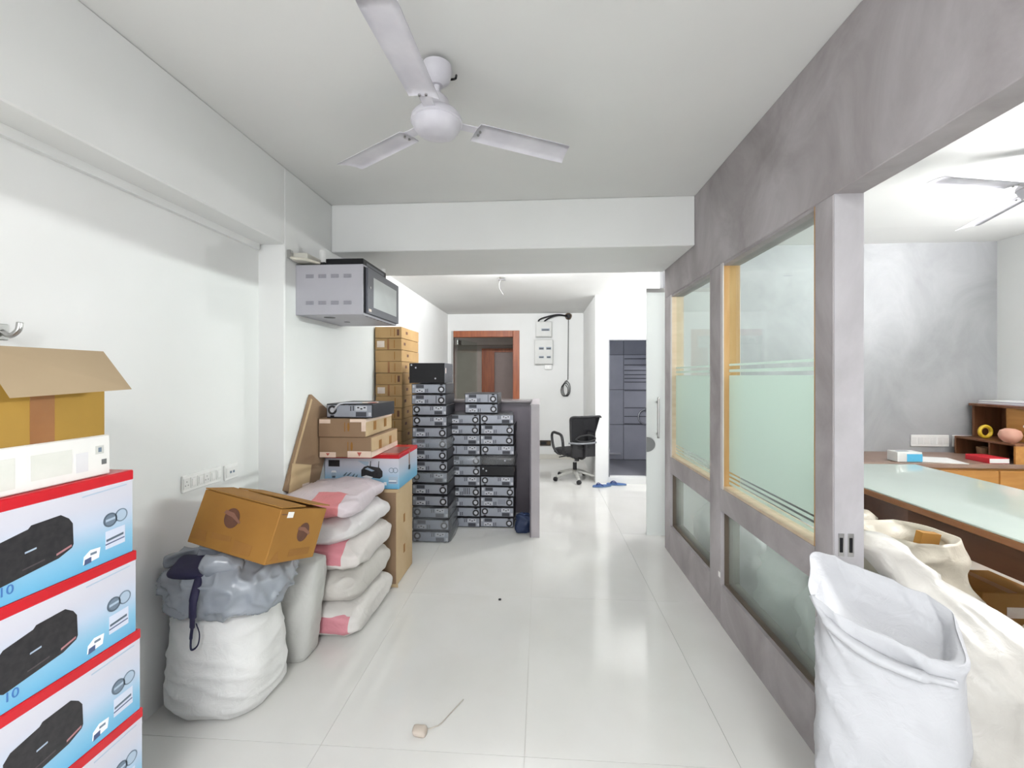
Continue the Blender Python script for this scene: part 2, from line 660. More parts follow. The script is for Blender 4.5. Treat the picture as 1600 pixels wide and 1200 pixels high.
# toilet block
wt = sname('wall_toilet', 'white front wall of the toilet block with a doorway')
TX0, TX1, TZ0, TZ1 = 0.91, 1.47, 0.088, 1.94
YT = 5.93
bx('wall_panel', 0.735, TX0, YT, YT + 0.1, 0, ZF, M_WALL, wt)
bx('wall_panel', TX1, 2.75, YT, YT + 0.1, 0, ZF, M_WALL, wt)
bx('wall_panel', TX0, TX1, YT, YT + 0.1, TZ1, ZF, M_WALL, wt)
bx('doorstep', TX0, TX1, YT - 0.012, YT + 0.1, 0, TZ0, M_WALL, wt)
bx('side_panel', 0.735, 0.80, YT + 0.1, YB + 0.12, 0, ZF, M_WALL, wt)
M_DOORTRIM = mat('grey_door_trim', rgb(120, 122, 126), 0.4)
dt = sname('door_1', 'thin grey metal frame of the toilet doorway')
bx('jamb', TX0, TX0 + 0.014, YT - 0.004, YT + 0.1, TZ0, TZ1, M_DOORTRIM, dt)
bx('jamb', TX1 - 0.014, TX1, YT - 0.004, YT + 0.1, TZ0, TZ1, M_DOORTRIM, dt)
bx('lintel', TX0 + 0.014, TX1 - 0.014, YT - 0.004, YT + 0.1, TZ1 - 0.014, TZ1, M_DOORTRIM, dt)
# toilet interior: tiled walls
M_BTILE = mat('grey_wall_tile', rgb(188, 189, 199), 0.25, rgb(178, 179, 190), 3)
M_BTILESHADE = mat('shaded_wall_tile', rgb(160, 161, 170), 0.25, rgb(152, 153, 162), 3)  # upper tiles: shade near the top put into the colour
M_BJ = mat('tile_joint_grey', rgb(92, 92, 98), 0.8)
wi = sname('wall_toilet_inner', 'grey tiled inside walls of the toilet')
bx('backing', 0.80, 1.9, 7.22, 7.3, 0, ZF, M_BJ, wi)
bx('side_backing', 0.80, 0.84, YT + 0.1, 7.22, 0, ZF, M_BJ, wi)
bx('side_backing', 1.86, 1.9, YT + 0.1, 7.22, 0, ZF, M_BJ, wi)
bx('toilet_floor', 0.84, 1.86, YT + 0.1, 7.22, 0, 0.08, mat('toilet_floor_tile', rgb(132, 132, 138), 0.3), wi)
for r in range(5):
    z0 = 0.085 + r * 0.57
    z1 = min(z0 + 0.562, ZF - 0.01)
    if z1 <= z0:
        continue
    bx('wall_tile', 0.845, 1.345, 7.212, 7.22, z0, z1, M_BTILE if r < 3 else M_BTILESHADE, wi, bevel=0.002)
    bx('wall_tile', 1.352, 1.855, 7.212, 7.22, z0, z1, M_BTILE if r < 3 else M_BTILESHADE, wi, bevel=0.002)
    bx('wall_tile', 0.84, 0.847, 6.64, 7.205, z0, z1, M_BTILE, wi, bevel=0.002)
    bx('wall_tile', 0.84, 0.847, 6.06, 6.63, z0, z1, M_BTILE, wi, bevel=0.002)
    bx('wall_tile', 1.853, 1.86, 6.64, 7.205, z0, z1, M_BTILE, wi, bevel=0.002)
    bx('wall_tile', 1.853, 1.86, 6.06, 6.63, z0, z1, M_BTILE, wi, bevel=0.002)
for k, z in enumerate([1.72, 1.62, 1.53, 1.46, 1.40, 1.34, 1.20, 0.92, 0.78, 0.66]):
    bx('dark_strip', 1.36, 1.85, 7.206, 7.212, z, z + 0.012, M_BJ, wi)  # thin dark strips across the right-hand tiles
bx('tile_ledge', 0.9, 1.3, 7.17, 7.215, 0.165, 0.19, mat('pale_tile', rgb(200, 200, 204), 0.3), wi, bevel=0.004)
# lobby side wall
struct(bx('wall_right_far', 2.65, 2.8, YRW + 0.12, 6.0, 0, ZF, M_WALL), 'white wall closing the lobby on the right')
# glazed cabin (right room) walls
struct(bx('wall_cabin_back', XP1 + 0.02, XR + 0.2, YRW, YRW + 0.12, 0, ZC + 0.08, M_MARBLE), 'mottled pale grey rear wall of the cabin')
struct(bx('wall_right', XR, XR + 0.2, -2.7, YRW, 0, ZC, M_WALL), 'white right wall of the cabin')
# wall behind the camera with an added, unseen window
wr = sname('wall_rear', 'white wall behind with an added wide window')
bx('wall_panel', XL - 0.2, -1.35, -2.7, -2.5, 0, ZC, M_WALL, wr)
bx('wall_panel', 0.95, XR + 0.2, -2.7, -2.5, 0, ZC, M_WALL, wr)
bx('wall_panel', -1.35, 0.95, -2.7, -2.5, 0, 0.5, M_WALL, wr)
bx('wall_panel', -1.35, 0.95, -2.7, -2.5, 2.4, ZC, M_WALL, wr)
wn = sname('added_window', 'added wide aluminium window behind the viewer')  # unseen window, added as a source of light from behind
for x in (-1.35, -0.615, 0.12, 0.91):
    bx('mullion', x, x + 0.04, -2.54, -2.5, 0.5, 2.4, M_STEEL, wn)
bx('rail', -1.35, 0.95, -2.54, -2.5, 0.5, 0.54, M_STEEL, wn)
bx('rail', -1.35, 0.95, -2.54, -2.5, 2.36, 2.4, M_STEEL, wn)

# ---------------- partition with glazing
pt = sname('wall_partition', 'mottled grey partition with glazed openings')
bx('header', XP0, XP1, -2.6, 3.753, 2.10, ZC, M_CEMENT, pt, bevel=0.003)
bx('post', XP0, XP1, 1.631, 1.737, 0, 2.10, M_CEMENT, pt, bevel=0.003)
bx('lit_end_face', XP0 + 0.002, XP1 - 0.001, 1.628, 1.6312, 0, 2.10, M_CEMENTLIT, pt)  # paler sheet: the light on the end face put into its colour
bx('post', XP0, XP1, 2.608, 2.772, 0, 2.10, M_CEMENT, pt, bevel=0.003)
bx('post', XP0, XP1, 3.60, 3.753, 0, 2.10, M_CEMENT, pt, bevel=0.003)
bx('solid_panel', XP0, XP1, -2.6, -0.9, 0, 2.10, M_CEMENT, pt)
for (y0, y1) in ((1.737, 2.608), (2.772, 3.60)):
    bx('base_rail', XP0, XP1, y0, y1, 0, 0.235, M_CEMENT, pt)
    bx('mid_rail', XP0, XP1, y0, y1, 0.665, 0.795, M_CEMENT, pt)
    # timber lining of the upper opening
    lg = 0.014
    bx('jamb_lining', XP0 + 0.006, XP1, y1 - lg, y1, 0.795, 2.10, M_WOODTAN if y1 < 3 else M_WOODPALE, pt)
    bx('jamb_lining', XP0 + 0.006, XP1, y0, y0 + lg, 0.795, 2.10, M_WOODTAN, pt)
    bx('sill_lining', XP0 + 0.004, XP1, y0 + lg, y1 - lg, 0.795, 0.809, M_WOODPALE, pt)
    bx('head_lining', XP0 + 0.006, XP1, y0 + lg, y1 - lg, 2.086, 2.10, M_CEMENT, pt)
    bx('jamb_lip', XP0 - 0.001, XP0 + 0.006, y1 - 0.03, y1 - 0.001, 0.795, 2.10, mat('pale_lip', rgb(200, 196, 194), 0.5), pt)
    # dark channel of the lower opening
    MCH = mat('lower_channel', rgb(96, 84, 72), 0.5)
    bx('lower_channel', XP0 + 0.02, XP1, y1 - 0.008, y1, 0.235, 0.665, MCH, pt)
    bx('lower_channel', XP0 + 0.02, XP1, y0, y0 + 0.008, 0.235, 0.665, MCH, pt)
    bx('lower_channel', XP0 + 0.02, XP1, y0 + 0.008, y1 - 0.008, 0.235, 0.243, MCH, pt)
    # panes
    g = bx('pane', 1.088, 1.094, y0 + lg, y1 - lg, 0.809, 2.086, M_GLASS, pt)
    for (z0, z1) in ((0.895, 1.452), (1.470, 1.486), (1.506, 1.518), (0.872, 0.886), (0.848, 0.862), (0.822, 0.838)):
        zc = (0.809 + 2.086) / 2
        yc = (y0 + y1) / 2
        bx('frosted_film', -0.0042, -0.0034, -(y1 - y0) / 2 + lg, (y1 - y0) / 2 - lg, z0 - zc, z1 - zc, M_FILM, g)
    bx('lower_pane', 1.088, 1.094, y0 + 0.008, y1 - 0.008, 0.243, 0.665, M_HAZE, pt)
# strike plates on the end face of the partition
for x in (1.069, 1.102):
    s = bx('strike_plate', x - 0.010, x + 0.010, 1.6255, 1.628, 0.805, 0.887, M_CHROME, pt)
    bx('latch_hole', -0.005, 0.005, -0.0025, -0.0012, -0.026, 0.026, M_BLACK, s)
bx('sticker', XP0 - 0.001, XP0, 2.615, 2.64, 0.27, 0.30, M_PAPERW, pt)

# corridor behind the back doorway (dim)
M_COR = mat('corridor_paint', rgb(176, 164, 154), 0.8)
wc = sname('wall_corridor', 'dim brownish corridor behind the far doorway')
bx('wall_panel', -2.4, 0.6, 9.3, 9.4, 0, ZF, M_COR, wc)
bx('wall_panel', -2.5, -2.4, YB + 0.12, 9.4, 0, ZF, M_COR, wc)
bx('wall_panel', 0.5, 0.6, YB + 0.12, 9.3, 0, ZF, M_COR, wc)
bx('corridor_floor', -2.4, 0.6, YB + 0.1, 9.4, -0.1, -0.002, M_COR, wc)
bx('cornice', -2.4, 0.6, 9.12, 9.3, 2.10, 2.26, M_COR, wc)
d3 = sname('door_3', 'brown door frame on the far side of the corridor')
bx('jamb', -1.26, -0.99, 9.24, 9.3, 0, 2.03, M_DOORWOOD, d3)
bx('jamb', 0.05, 0.30, 9.24, 9.3, 0, 2.03, M_DOORWOOD, d3)
bx('lintel', -0.99, 0.05, 9.24, 9.3, 1.95, 2.03, M_DOORWOOD, d3)
bx('door_leaf', -0.99, 0.05, 9.275, 9.3, 0, 1.95, mat('corridor_door', rgb(150, 132, 126), 0.5), d3)

# doorway in the back wall: frame + open glass leaf
d2 = sname('door_2', 'brown wooden door frame in the far wall')
bx('jamb', DX0, DX0 + 0.035, YB - 0.008, YB + 0.13, 0, DZ, M_STEEL, d2)
bx('jamb', DX1 - 0.115, DX1, YB - 0.008, YB + 0.13, 0, DZ, M_DOORWOOD, d2, bevel=0.004)
bx('lintel', DX0 + 0.035, DX1 - 0.115, YB - 0.008, YB + 0.13, DZ - 0.11, DZ, M_DOORWOOD, d2, bevel=0.004)
lf = bc('glass_leaf', (DX0 + 0.19, YB + 0.58, 1.07), (0.012, 0.98, 2.08), M_GLASS, d2, rot=(0, 0, -0.22))
bc('patch_fitting', (0, -0.4, 0.98), (0.02, 0.14, 0.08), M_STEEL, lf)
cyl('pull_handle', (0.03, 0.38, -0.45), (0.03, 0.38, 0.0), 0.012, M_CHROME, lf)

# ================================================================== LAMPS (unseen fittings, added to light the rooms)
M_TUBE = emit('tube_glow', (1, 1, 1, 1), 6.0)


def added_tube_lamp(label, loc, rotz, power, length=1.2, tilt=0.0):
    """added lamp, built as a wall batten; local +Y is the wall, the tube shines towards -Y, tilted up by `tilt`"""
    t = thing('added_tube_lamp', label, 'lamp', loc, (0, 0, rotz))
    bc('wall_plate', (0, -0.008, 0), (length * 0.5, 0.016, 0.06), M_WHITEPL, t, 0.003)
    h = bc('batten', (0, -0.04, 0), (length, 0.04, 0.05), M_WHITEPL, t, 0.004, rot=(-tilt, 0, 0))
    cyl('tube', (-length / 2 + 0.03, -0.04, 0), (length / 2 - 0.03, -0.04, 0), 0.014, M_TUBE, h)
    for s in (-1, 1):
        bc('end_cap', (s * (length / 2 - 0.015), -0.035, 0), (0.03, 0.035, 0.035), M_WHITEPL, h, 0.004)
    area_light('tube_light', (0, -0.065, 0), (-PI / 2, 0, 0), length - 0.1, 0.06, power, (0.985, 0.99, 1.0), h)
    return t


def added_ceiling_panel(label, x, y, power, zc=ZC):
    t = thing('added_ceiling_light', label, 'lamp', (x, y, zc))
    bc('frame', (0, 0, -0.012), (0.62, 0.62, 0.024), M_WHITEPL, t, 0.004)
    bc('diffuser', (0, 0, -0.026), (0.57, 0.57, 0.004), emit('panel_glow', (1, 1, 1, 1), 5.0), t)
    area_light('panel_light', (0, 0, -0.031), (0, 0, 0), 0.57, 0.57, power, (0.985, 0.99, 1.0), t)
    return t


added_tube_lamp('added white tube lamp tilted up on the right wall of the cabin', (XR, 1.9, 2.15), -PI / 2, P_TUBE, tilt=math.radians(48))  # unseen tube, added and tilted to brighten the cabin ceiling
added_ceiling_panel('added square white ceiling light panel just behind the viewer', 0.1, -1.2, P_MAIN)  # unseen panels, added to light the main room from behind
added_ceiling_panel('added square white ceiling light panel well behind the viewer', 0.1, -2.05, P_MAIN)
added_tube_lamp('added white tube lamp hidden on the rear face of the cross beam', (-0.25, 3.79, 2.432), PI, P_FAR, tilt=math.radians(22))  # hidden tube, added to brighten the far wall and ceiling
t = thing('added_bulb_lamp', 'added bare round bulb lamp hanging from the lobby ceiling', 'lamp', (1.75, 5.1, ZF))  # unseen bulb, added as the source of the lobby's bright light
lathe('holder', [(0.0, -0.07), (0.022, -0.07), (0.024, -0.02), (0.045, -0.01), (0.045, 0.0)], M_WHITEPL, t)
lathe('bulb', [(0.0, -0.19), (0.03, -0.183), (0.045, -0.16), (0.048, -0.135), (0.04, -0.10), (0.02, -0.07)], emit('bulb_glow', (1, 1, 1, 1), 8.0), t)
bl = bpy.data.lights.new('bulb_light', 'POINT')
bl.energy, bl.shadow_soft_size = P_LOBBY, 0.06
bo = bpy.data.objects.new('bulb_light', bl)
COL.objects.link(bo)
bo.parent = t
bo.location = (0, 0, -0.27)

# ================================================================== CEILING FANS


def blade_mesh(r0, r1, w0, w1, pitch, droop):
    vs, fs = [], []
    n = 10
    for i in range(n + 1):
        t = i / n
        r = r0 + (r1 - r0) * t
        wd = w0 + (w1 - w0) * t
        if i == n:
            wd *= 0.96
        z = -droop * t
        for k, u in enumerate((-0.5, -0.25, 0, 0.25, 0.5)):
            sk = 0.02 * (t - 0.5) * u
            y = u * wd
            zz = z + y * math.tan(pitch) - 0.006 * (1 - (2 * u) ** 2) * -1
            vs.append((r + (0.018 * u if i == n else 0) + sk, y, zz))
    m = len(vs)
    vs += [(x, y, z - 0.003) for x, y, z in vs]
    for i in range(n):
        for k in range(4):
            a = i * 5 + k
            fs.append((a, a + 1, a + 6, a + 5))
            fs.append((m + a, m + a + 5, m + a + 6, m + a + 1))
    border = [i * 5 for i in range(n + 1)] + [n * 5 + k for k in range(1, 5)] + [i * 5 + 4 for i in range(n - 1, -1, -1)] + [k for k in range(3, 0, -1)]
    for i in range(len(border)):
        a, b = border[i], border[(i + 1) % len(border)]
        fs.append((a, m + a, m + b, b))
    return mesh('blade', vs, fs, True)


def ceiling_fan(label, x, y, zm, ztop, ang, R=0.60):
    t = thing('ceiling_fan', label, 'ceiling fan', (x, y, zm))
    lathe('motor_housing', [(0.0, 0.045), (0.05, 0.045), (0.085, 0.030), (0.098, 0.012), (0.100, -0.004), (0.094, -0.008)], M_FANW, t, seg=36)
    lathe('motor_cover', [(0.094, -0.008), (0.090, -0.022), (0.078, -0.040), (0.05, -0.050), (0.0, -0.053)], M_FANW, t, seg=36)
    lathe('lower_canopy', [(0.020, 0.11), (0.045, 0.085), (0.052, 0.045), (0.02, 0.043)], M_FANW, t)
    cyl('downrod', (0, 0, 0.08), (0, 0, ztop - zm - 0.02), 0.0125, M_FANW, t)
    lathe('upper_canopy', [(0.024, 0.0), (0.050, 0.022), (0.060, 0.055), (0.058, 0.075), (0.0, 0.075)], M_FANW, t, (0, 0, ztop - zm - 0.095))
    bme = blade_mesh(0.16, R, 0.108, 0.118, math.radians(-7), 0.004)
    bme.materials.append(M_FANW)
    for k in range(3):
        a = ang + k * 2 * PI / 3
        b = link('blade', bme, None, t, (0, 0, -0.004), (0, 0, a))
        bc('blade_bracket', (0.135, 0, 0.008), (0.11, 0.045, 0.004), M_FANW, b, 0.0015)
        for yy in (-0.012, 0.012):
            lathe('screw', [(0.005, -0.006), (0.005, 0.0), (0, 0)], M_STEEL, b, (0.175, yy, 0.0), seg=8)
    return t


f1 = ceiling_fan('white three-blade ceiling fan hanging over the main aisle', -0.405, 1.675, 2.44, ZC, math.radians(27.5), 0.58)
tube('supply_wire', [(-0.02, 0.03, 0.232), (0.02, 0.066, 0.215), (0.06, 0.052, 0.20), (0.075, 0.01, 0.185), (0.077, -0.01, 0.16)], 0.0045, M_BLACK, f1)
ceiling_fan('white three-blade ceiling fan hanging inside the glazed cabin', 2.70, 2.53, 2.47, ZC, math.radians(192), 0.68)

# ================================================================== WALL RACK
RX0, RX1, RY0, RY1, RZ0, RZ1 = XC, -1.077, 2.575, 3.19, 1.822, 2.128
M_RACK = mat('rack_grey', rgb(176, 175, 182), 0.45, rgb(170, 169, 176), 4)
M_RACKD = mat('rack_dark_grey', rgb(92, 94, 102), 0.4)
M_VENT = mat('vent_slot', rgb(120, 120, 128), 0.6)
rk = thing('wall_rack', 'grey wall-mounted network rack with a dark framed glass door', 'rack', (RX0, RY0, RZ0))
D, Wd, Hh = RX1 - RX0, RY1 - RY0, RZ1 - RZ0
bx('side_panel', 0, D, 0, 0.012, 0, Hh, M_RACK, rk, bevel=0.002)
bx('side_panel', 0, D, Wd - 0.012, Wd, 0, Hh, M_RACK, rk, bevel=0.002)
bx('top_panel', 0, D, 0.012, Wd - 0.012, Hh - 0.012, Hh, M_RACK, rk)
bp_ = bx('bottom_panel', 0, D, 0.012, Wd - 0.012, 0, 0.012, M_RACK, rk)
bx('back_panel', 0, 0.012, 0.012, Wd - 0.012, 0.012, Hh - 0.012, M_RACK, rk)
lathe('cable_hole', [(0.035, -0.0075), (0.035, 0.0), (0, 0)], M_BLACK, bp_, (-0.06, -0.18, 0))
lathe('cable_hole', [(0.02, -0.0075), (0.02, 0.0), (0, 0)], M_BLACK, bp_, (-0.05, 0.05, 0))
for zz in (0.062, 0.225):
    for k in range(4):
        v = bx('vent', 0.065 + k * 0.079, 0.065 + k * 0.079 + 0.048, -0.0012, 0.002, zz, zz + 0.022, M_VENT, rk)
        for q in range(6):
            bc('louvre', (-0.02 + q * 0.008, -0.001, 0), (0.003, 0.002, 0.02), M_RACK, v)
dr = thing_loc = bpy.data.objects.new('door', None)
bpy.data.objects.remove(dr)
door = bx('door', D + 0.004, D + 0.02, 0.03, Wd - 0.01, 0.012, Hh - 0.012, M_RACKD, rk, bevel=0.002)
bx('door_glass', 0.0082, 0.0092, -0.20, 0.235, -0.095, 0.095, mat('rack_glass', rgb(190, 194, 194), 0.35), door)
lathe('door_lock', [(0.009, 0), (0.009, 0.004), (0, 0.004)], M_CHROME, door, (0.008, -0.255, 0.02), (0, PI / 2, 0), seg=14)
bx('door_badge', 0.0082, 0.009, -0.275, -0.235, -0.128, -0.112, M_PAPER, door)
bx('door_edge', D, D + 0.004, 0.012, Wd - 0.012, 0.012, Hh - 0.012, M_BLACK, rk)
for k in range(8):
    bx('front_slot', D - 0.02, D - 0.006, 0.08 + k * 0.062, 0.115 + k * 0.062, -0.0012, 0.001, M_VENT, rk)

# things on the rack
zt = RZ1
t = thing('network_switch', 'flat black network switch lying on top of the grey wall rack', 'network device', (RX0 + 0.28, RY0 + 0.26, zt))
bc('body', (0, 0, 0.027), (0.24, 0.40, 0.050), M_BLACK, t, 0.003)
for s in (-1, 1):
    for q in (-1, 1):
        bc('foot', (s * 0.09, q * 0.16, 0.001), (0.02, 0.02, 0.002), M_DARK, t)
bc('port_strip', (0.1205, 0, 0.027), (0.002, 0.30, 0.016), M_RACKD, t)
for (dx, dy, h, lab) in ((0.10, 0.14, 0.125, 'short white plastic pipe standing at the wall end of the rack top'), (0.36, 0.50, 0.09, 'short white plastic pipe standing by the glass door on the rack top')):
    t = thing('plastic_pipe', lab, 'pipe', (RX0 + dx, RY0 + dy, zt))
    lathe('pipe_wall', [(0.021, 0), (0.021, h), (0.018, h), (0.018, 0.002)], M_WHITEPL, t)
    lathe('pipe_core', [(0.0178, 0.001), (0.0178, h - 0.02), (0, h - 0.02)], mat('pipe_shade', rgb(150, 150, 150), 0.8), t)
t = thing('cable_box', 'beige cable box with a metal bracket on the wall above the rack', 'box', (XC, 2.50, zt + 0.003))
bc('box_body', (0.055, 0.10, 0.034), (0.10, 0.17, 0.045), mat('beige_plastic', rgb(206, 204, 194), 0.5), t, 0.006)
bc('bracket', (0.012, -0.005, 0.04), (0.024, 0.03, 0.05), M_STEEL, t, 0.003)
tube('cable', [(0.02, -0.01, 0.02), (0.05, -0.02, 0.012), (0.10, 0.02, 0.014), (0.14, 0.10, 0.012)], 0.009, mat('cream_cable', rgb(214, 210, 196), 0.5), t)
tube('plug_lead', [(0.09, 0.19, 0.03), (0.13, 0.15, 0.022), (0.16, 0.12, 0.014)], 0.010, M_BLACK, t)

# ================================================================== COMPUTERS
M_SIL = mat('rear_panel_silver', rgb(158, 162, 172), 0.4, rgb(146, 150, 160), 9, metal=0.3)
M_SILL = mat('hub_silver', rgb(198, 200, 206), 0.4, metal=0.2)
M_CASE = mat('computer_case', rgb(30, 30, 36), 0.45, rgb(38, 38, 44), 6)
M_CASEG = mat('computer_case_grey', rgb(70, 71, 78), 0.45, rgb(64, 65, 72), 5)
M_GRILL = mat('expansion_grill', rgb(64, 66, 74), 0.6)
PW, PH, PD = 0.322, 0.097, 0.37
_pc = {}


def pcm(key, fn):
    if key not in _pc:
        _pc[key] = fn()
    return _pc[key]


def pc_part(name, c, s, m, parent, bevel=0.0):
    key = (name, s, m.name)
    me = pcm(key, lambda: box_mesh(name, s, bevel))
    return link(name, me, m, parent, c)


def ring_me():
    vs, fs = [], []
    seg, t = 18, 0.004
    for i in range(seg):
        a = 2 * PI * i / seg
        for rr in (0.031, 0.017):
            for y in (0, -t):
                vs.append((rr * math.cos(a), y, rr * math.sin(a)))
    for i in range(seg):
        a, b = i * 4, ((i + 1) % seg) * 4
        fs += [(a + 1, a + 3, b + 3, b + 1), (a, a + 1, b + 1, b), (a + 3, a + 2, b + 2, b + 3)]
    return mesh('fan_ring', vs, fs)


def hub_me():
    p = disc_poly(0, 0, 0.0165, 0.0165, 14)
    vs = [(x, -0.003, z) for x, z in p] + [(x, 0, z) for x, z in p]
    n = 14
    fs = [tuple(range(n))] + [(i, n + i, n + (i + 1) % n, (i + 1) % n) for i in range(n)]
    return mesh('fan_hub', vs, fs)


def computer(label, x, y, z, flip=False, rz=0.0, variant=0, group='desktop computer cases stacked by the counter', case=None):
    """rear panel faces -Y; origin at bottom centre of the rear face"""
    t = thing('desktop_computer', label, 'computer', (x, y, z), (0, 0, rz), group)
    s = -1 if flip else 1            # 180 deg about Y: mirrors x and z
    cz = PH / 2

    def P(u, v):
        return (u * s, cz + v * s)
    pc_part('case', (0, PD / 2, cz), (PW, PD, PH - 0.004), case or M_CASE, t, 0.003)
    pn = pc_part('rear_panel', (0, -0.0015, cz), (PW - 0.014, 0.004, PH - 0.02), M_SIL, t)
    off = -0.0035
    u, v = P(-0.082, 0.021)
    pc_part('expansion_grill', (u, off, v), (0.072, 0.003, 0.030), M_GRILL, t)
    u, v = P(-0.083, -0.018)
    pb = pc_part('port_block', (u, off, v), (0.080, 0.003, 0.030), M_SILL, t)
    for k in range(3):
        pc_part('port', ((-0.024 + k * 0.022) * s, -0.0018, (0.003 if k % 2 else -0.005) * s), (0.014, 0.0012, 0.008), M_BLACK, pb)
    for k in range(2):
        u, v = P(-0.028 + k * 0.017, -0.018 if k == 0 else -0.016)
        pc_part('slot', (u, off, v), (0.007, 0.003, 0.032), M_GRILL, t)
    u, v = P(0.118, -0.006)
    link('fan_ring', pcm('ring', ring_me), M_DARK if not _pc['ring'].materials else None, t, (u, off + 0.001, v))
    link('fan_hub', pcm('hub', hub_me), M_SILL if not _pc['hub'].materials else None, t, (u, off + 0.001, v))
    u, v = P(0.118, 0.036)
    pc_part('power_socket', (u, off, v), (0.026, 0.003, 0.012), M_BLACK, t)
    u, v = P(-0.142, 0.020)
    pc_part('side_connector', (u, off, v), (0.018, 0.003, 0.022), M_SILL, t)
    for k, uu in enumerate((-0.02, 0.055)):
        u, v = P(uu, -0.041)
        pc_part('latch', (u, off, v), (0.05, 0.003, 0.006), M_BLACK, t)
    if variant == 1:
        u, v = P(0.07, 0.0)
        pc_part('divider', (u, off, v), (0.005, 0.003, 0.07), M_BLACK, t)
    if variant == 2:
        for k in range(4):
            u, v = P(0.005 + k * 0.017, 0.004)
            pc_part('vent_bar', (u, off, v), (0.006, 0.003, 0.06), M_BLACK, t)
    if variant == 3:
        for k in range(6):
            u, v = P(0.015 + k * 0.012, 0.0)
            pc_part('vent_bar', (u, off, v), (0.003, 0.003, 0.05), M_GRILL, t)
    return t


_pc['ring'] = ring_me(); _pc['ring'].materials.append(M_DARK)
_pc['hub'] = hub_me(); _pc['hub'].materials.append(M_SILL)


def black_unit(label, x, y, z, h, wd=PW, screws=((-0.12, 0.03), (-0.09, 0.02), (0.09, -0.02)), rz=0.0):
    t = thing('desktop_computer', label, 'computer', (x, y, z), (0, 0, rz), 'desktop computer cases stacked by the counter')
    bc('case', (0, PD / 2, h / 2), (wd, PD, h - 0.003), M_CASEG, t, 0.003)
    bc('front_panel', (0, -0.002, h / 2), (wd - 0.004, 0.005, h - 0.006), M_BLACK, t, 0.0015)
    for (u, v) in screws:
        lathe('screw', [(0.008, 0), (0.007, 0.003), (0, 0.003)], M_SILL, t, (u, -0.0045, h / 2 + v), (PI / 2, 0, 0), seg=10)
    bc('latch', (wd / 2 - 0.0, PD * 0.12, h * 0.62), (0.003, 0.025, 0.05), M_PAPER, t)
    return t


M_WRAP = glass_mat('plastic_wrap', (0.86, 0.88, 0.9, 1), refl=1.5, rough=0.18, film=0.28, film_c=(0.75, 0.77, 0.8, 1))


def wrap(parent, seed, h=0.105, w=0.35, d=0.40, drop=0.0):
    me = pillow_mesh('plastic_wrap', w / 2, d / 2, h / 2, seed, e1=0.3, e2=0.2, amp=0.010, fold=0.012, nu=56, nv=24, wr=16)
    return link('plastic_wrap', me, M_WRAP, parent, (0, d / 2 - 0.022, PH / 2 - h / 2))


PITCH = 0.0985
S1 = ['L', 'R', 'L', 'R', 'R', 'L', 'R', 'R', 'R', 'R', 'L', 'L', 'R1', 'R']     # bottom -> top
for i, c in enumerate(S1):
    o = computer('computer case in the tall stack beside the brown cartons, ' + ordl(i, 15),
                 -0.955 - 0.0060 * i + random.uniform(-0.004, 0.004), 3.735 + 0.018 * i, i * PITCH, c[0] == 'L', random.uniform(-0.01, 0.01), int(c[1:] or 0))
    if i in (0, 1, 2, 5, 8):
        wrap(o, i)
        o['label'] = 'plastic-wrapped computer case in the tall stack beside the brown cartons, ' + ordl(i, 15)
black_unit('tall black computer unit topping the stack beside the brown cartons', -1.055, 3.98, 14 * PITCH, 0.19, 0.335, ((-0.145, 0.075), (-0.105, 0.05), (0.08, -0.05)))

S2 = ['L', 'R', 'R', 'R2', 'L', 'R', 'R', 'L1', 'L', 'R', 'R']
for i, c in enumerate(S2):
    o = computer('computer case in the middle stack before the counter, ' + ordl(i, 11), -0.748 + (0.012 if i < 9 else 0.004) + random.uniform(-0.004, 0.004), 4.125 + random.uniform(-0.006, 0.006), i * PITCH, c[0] == 'L', random.uniform(-0.01, 0.01), int(c[1:] or 0))
    if i == 6:
        wrap(o, 21)
        o['label'] = 'plastic-wrapped computer case in the middle stack before the counter, seventh from bottom'
S3 = ['R', 'L', 'R3', 'R', 'L', 'B', 'B', 'L', 'R', 'R', 'L']
for i, c in enumerate(S3):
    lab = 'computer case in the right stack next to the counter end, ' + ordl(i, 11)
    x = -0.417 + random.uniform(-0.006, 0.006)
    if c == 'B':
        black_unit('black computer unit with screws in the right stack, ' + ('lower of two' if i == 5 else 'upper of two'), x, 4.135, i * PITCH, PH + 0.001, PW,
                   ((-0.135, 0.02), (-0.105, 0.0)) if i == 5 else ((0.075, 0.0),))
        if i == 6:
            wrap(bpy.context.scene.objects[-1] if False else [o for o in COL.objects if o.get('label', '').endswith('upper of two')][0], 33)
    else:
        computer(lab, x, 4.14, i * PITCH, c[0] == 'L', random.uniform(-0.012, 0.012) if i < 10 else 0.10, int(c[1:] or 0))
computer('lower of two computer cases lying across the middle and right stacks', -0.575, 4.19, 11 * PITCH, False, 0.01, 0)
computer('upper of two computer cases lying across the middle and right stacks', -0.578, 4.19, 12 * PITCH, False, -0.01, 1)

# ================================================================== RECEPTION COUNTER
M_LAM = mat('purple_laminate', rgb(104, 98, 106), 0.4, rgb(96, 90, 98), 4)
M_LAMT = mat('counter_top_stone', rgb(120, 114, 116), 0.25, rgb(110, 104, 106), 8)
ct = thing('reception_counter', 'chest-high counter with a purple-grey laminate panel and pale grey end post', 'counter', (0, 3.9, 0))
bx('back_panel', -1.05, -0.10, 0.70, 0.74, 0, 1.165, M_LAM, ct)
bx('counter_top', -1.05, -0.10, 0.675, 0.95, 1.165, 1.19, M_LAMT, ct, bevel=0.004)
bx('end_panel', -0.098, -0.086, 0.002, 0.95, 0, 1.185, M_LAM, ct)
bx('end_post', -0.086, -0.012, 0, 0.95, 0, 1.195, mat('end_post_grey', rgb(182, 176, 180), 0.5, rgb(172, 166, 170), 5), ct, bevel=0.002)

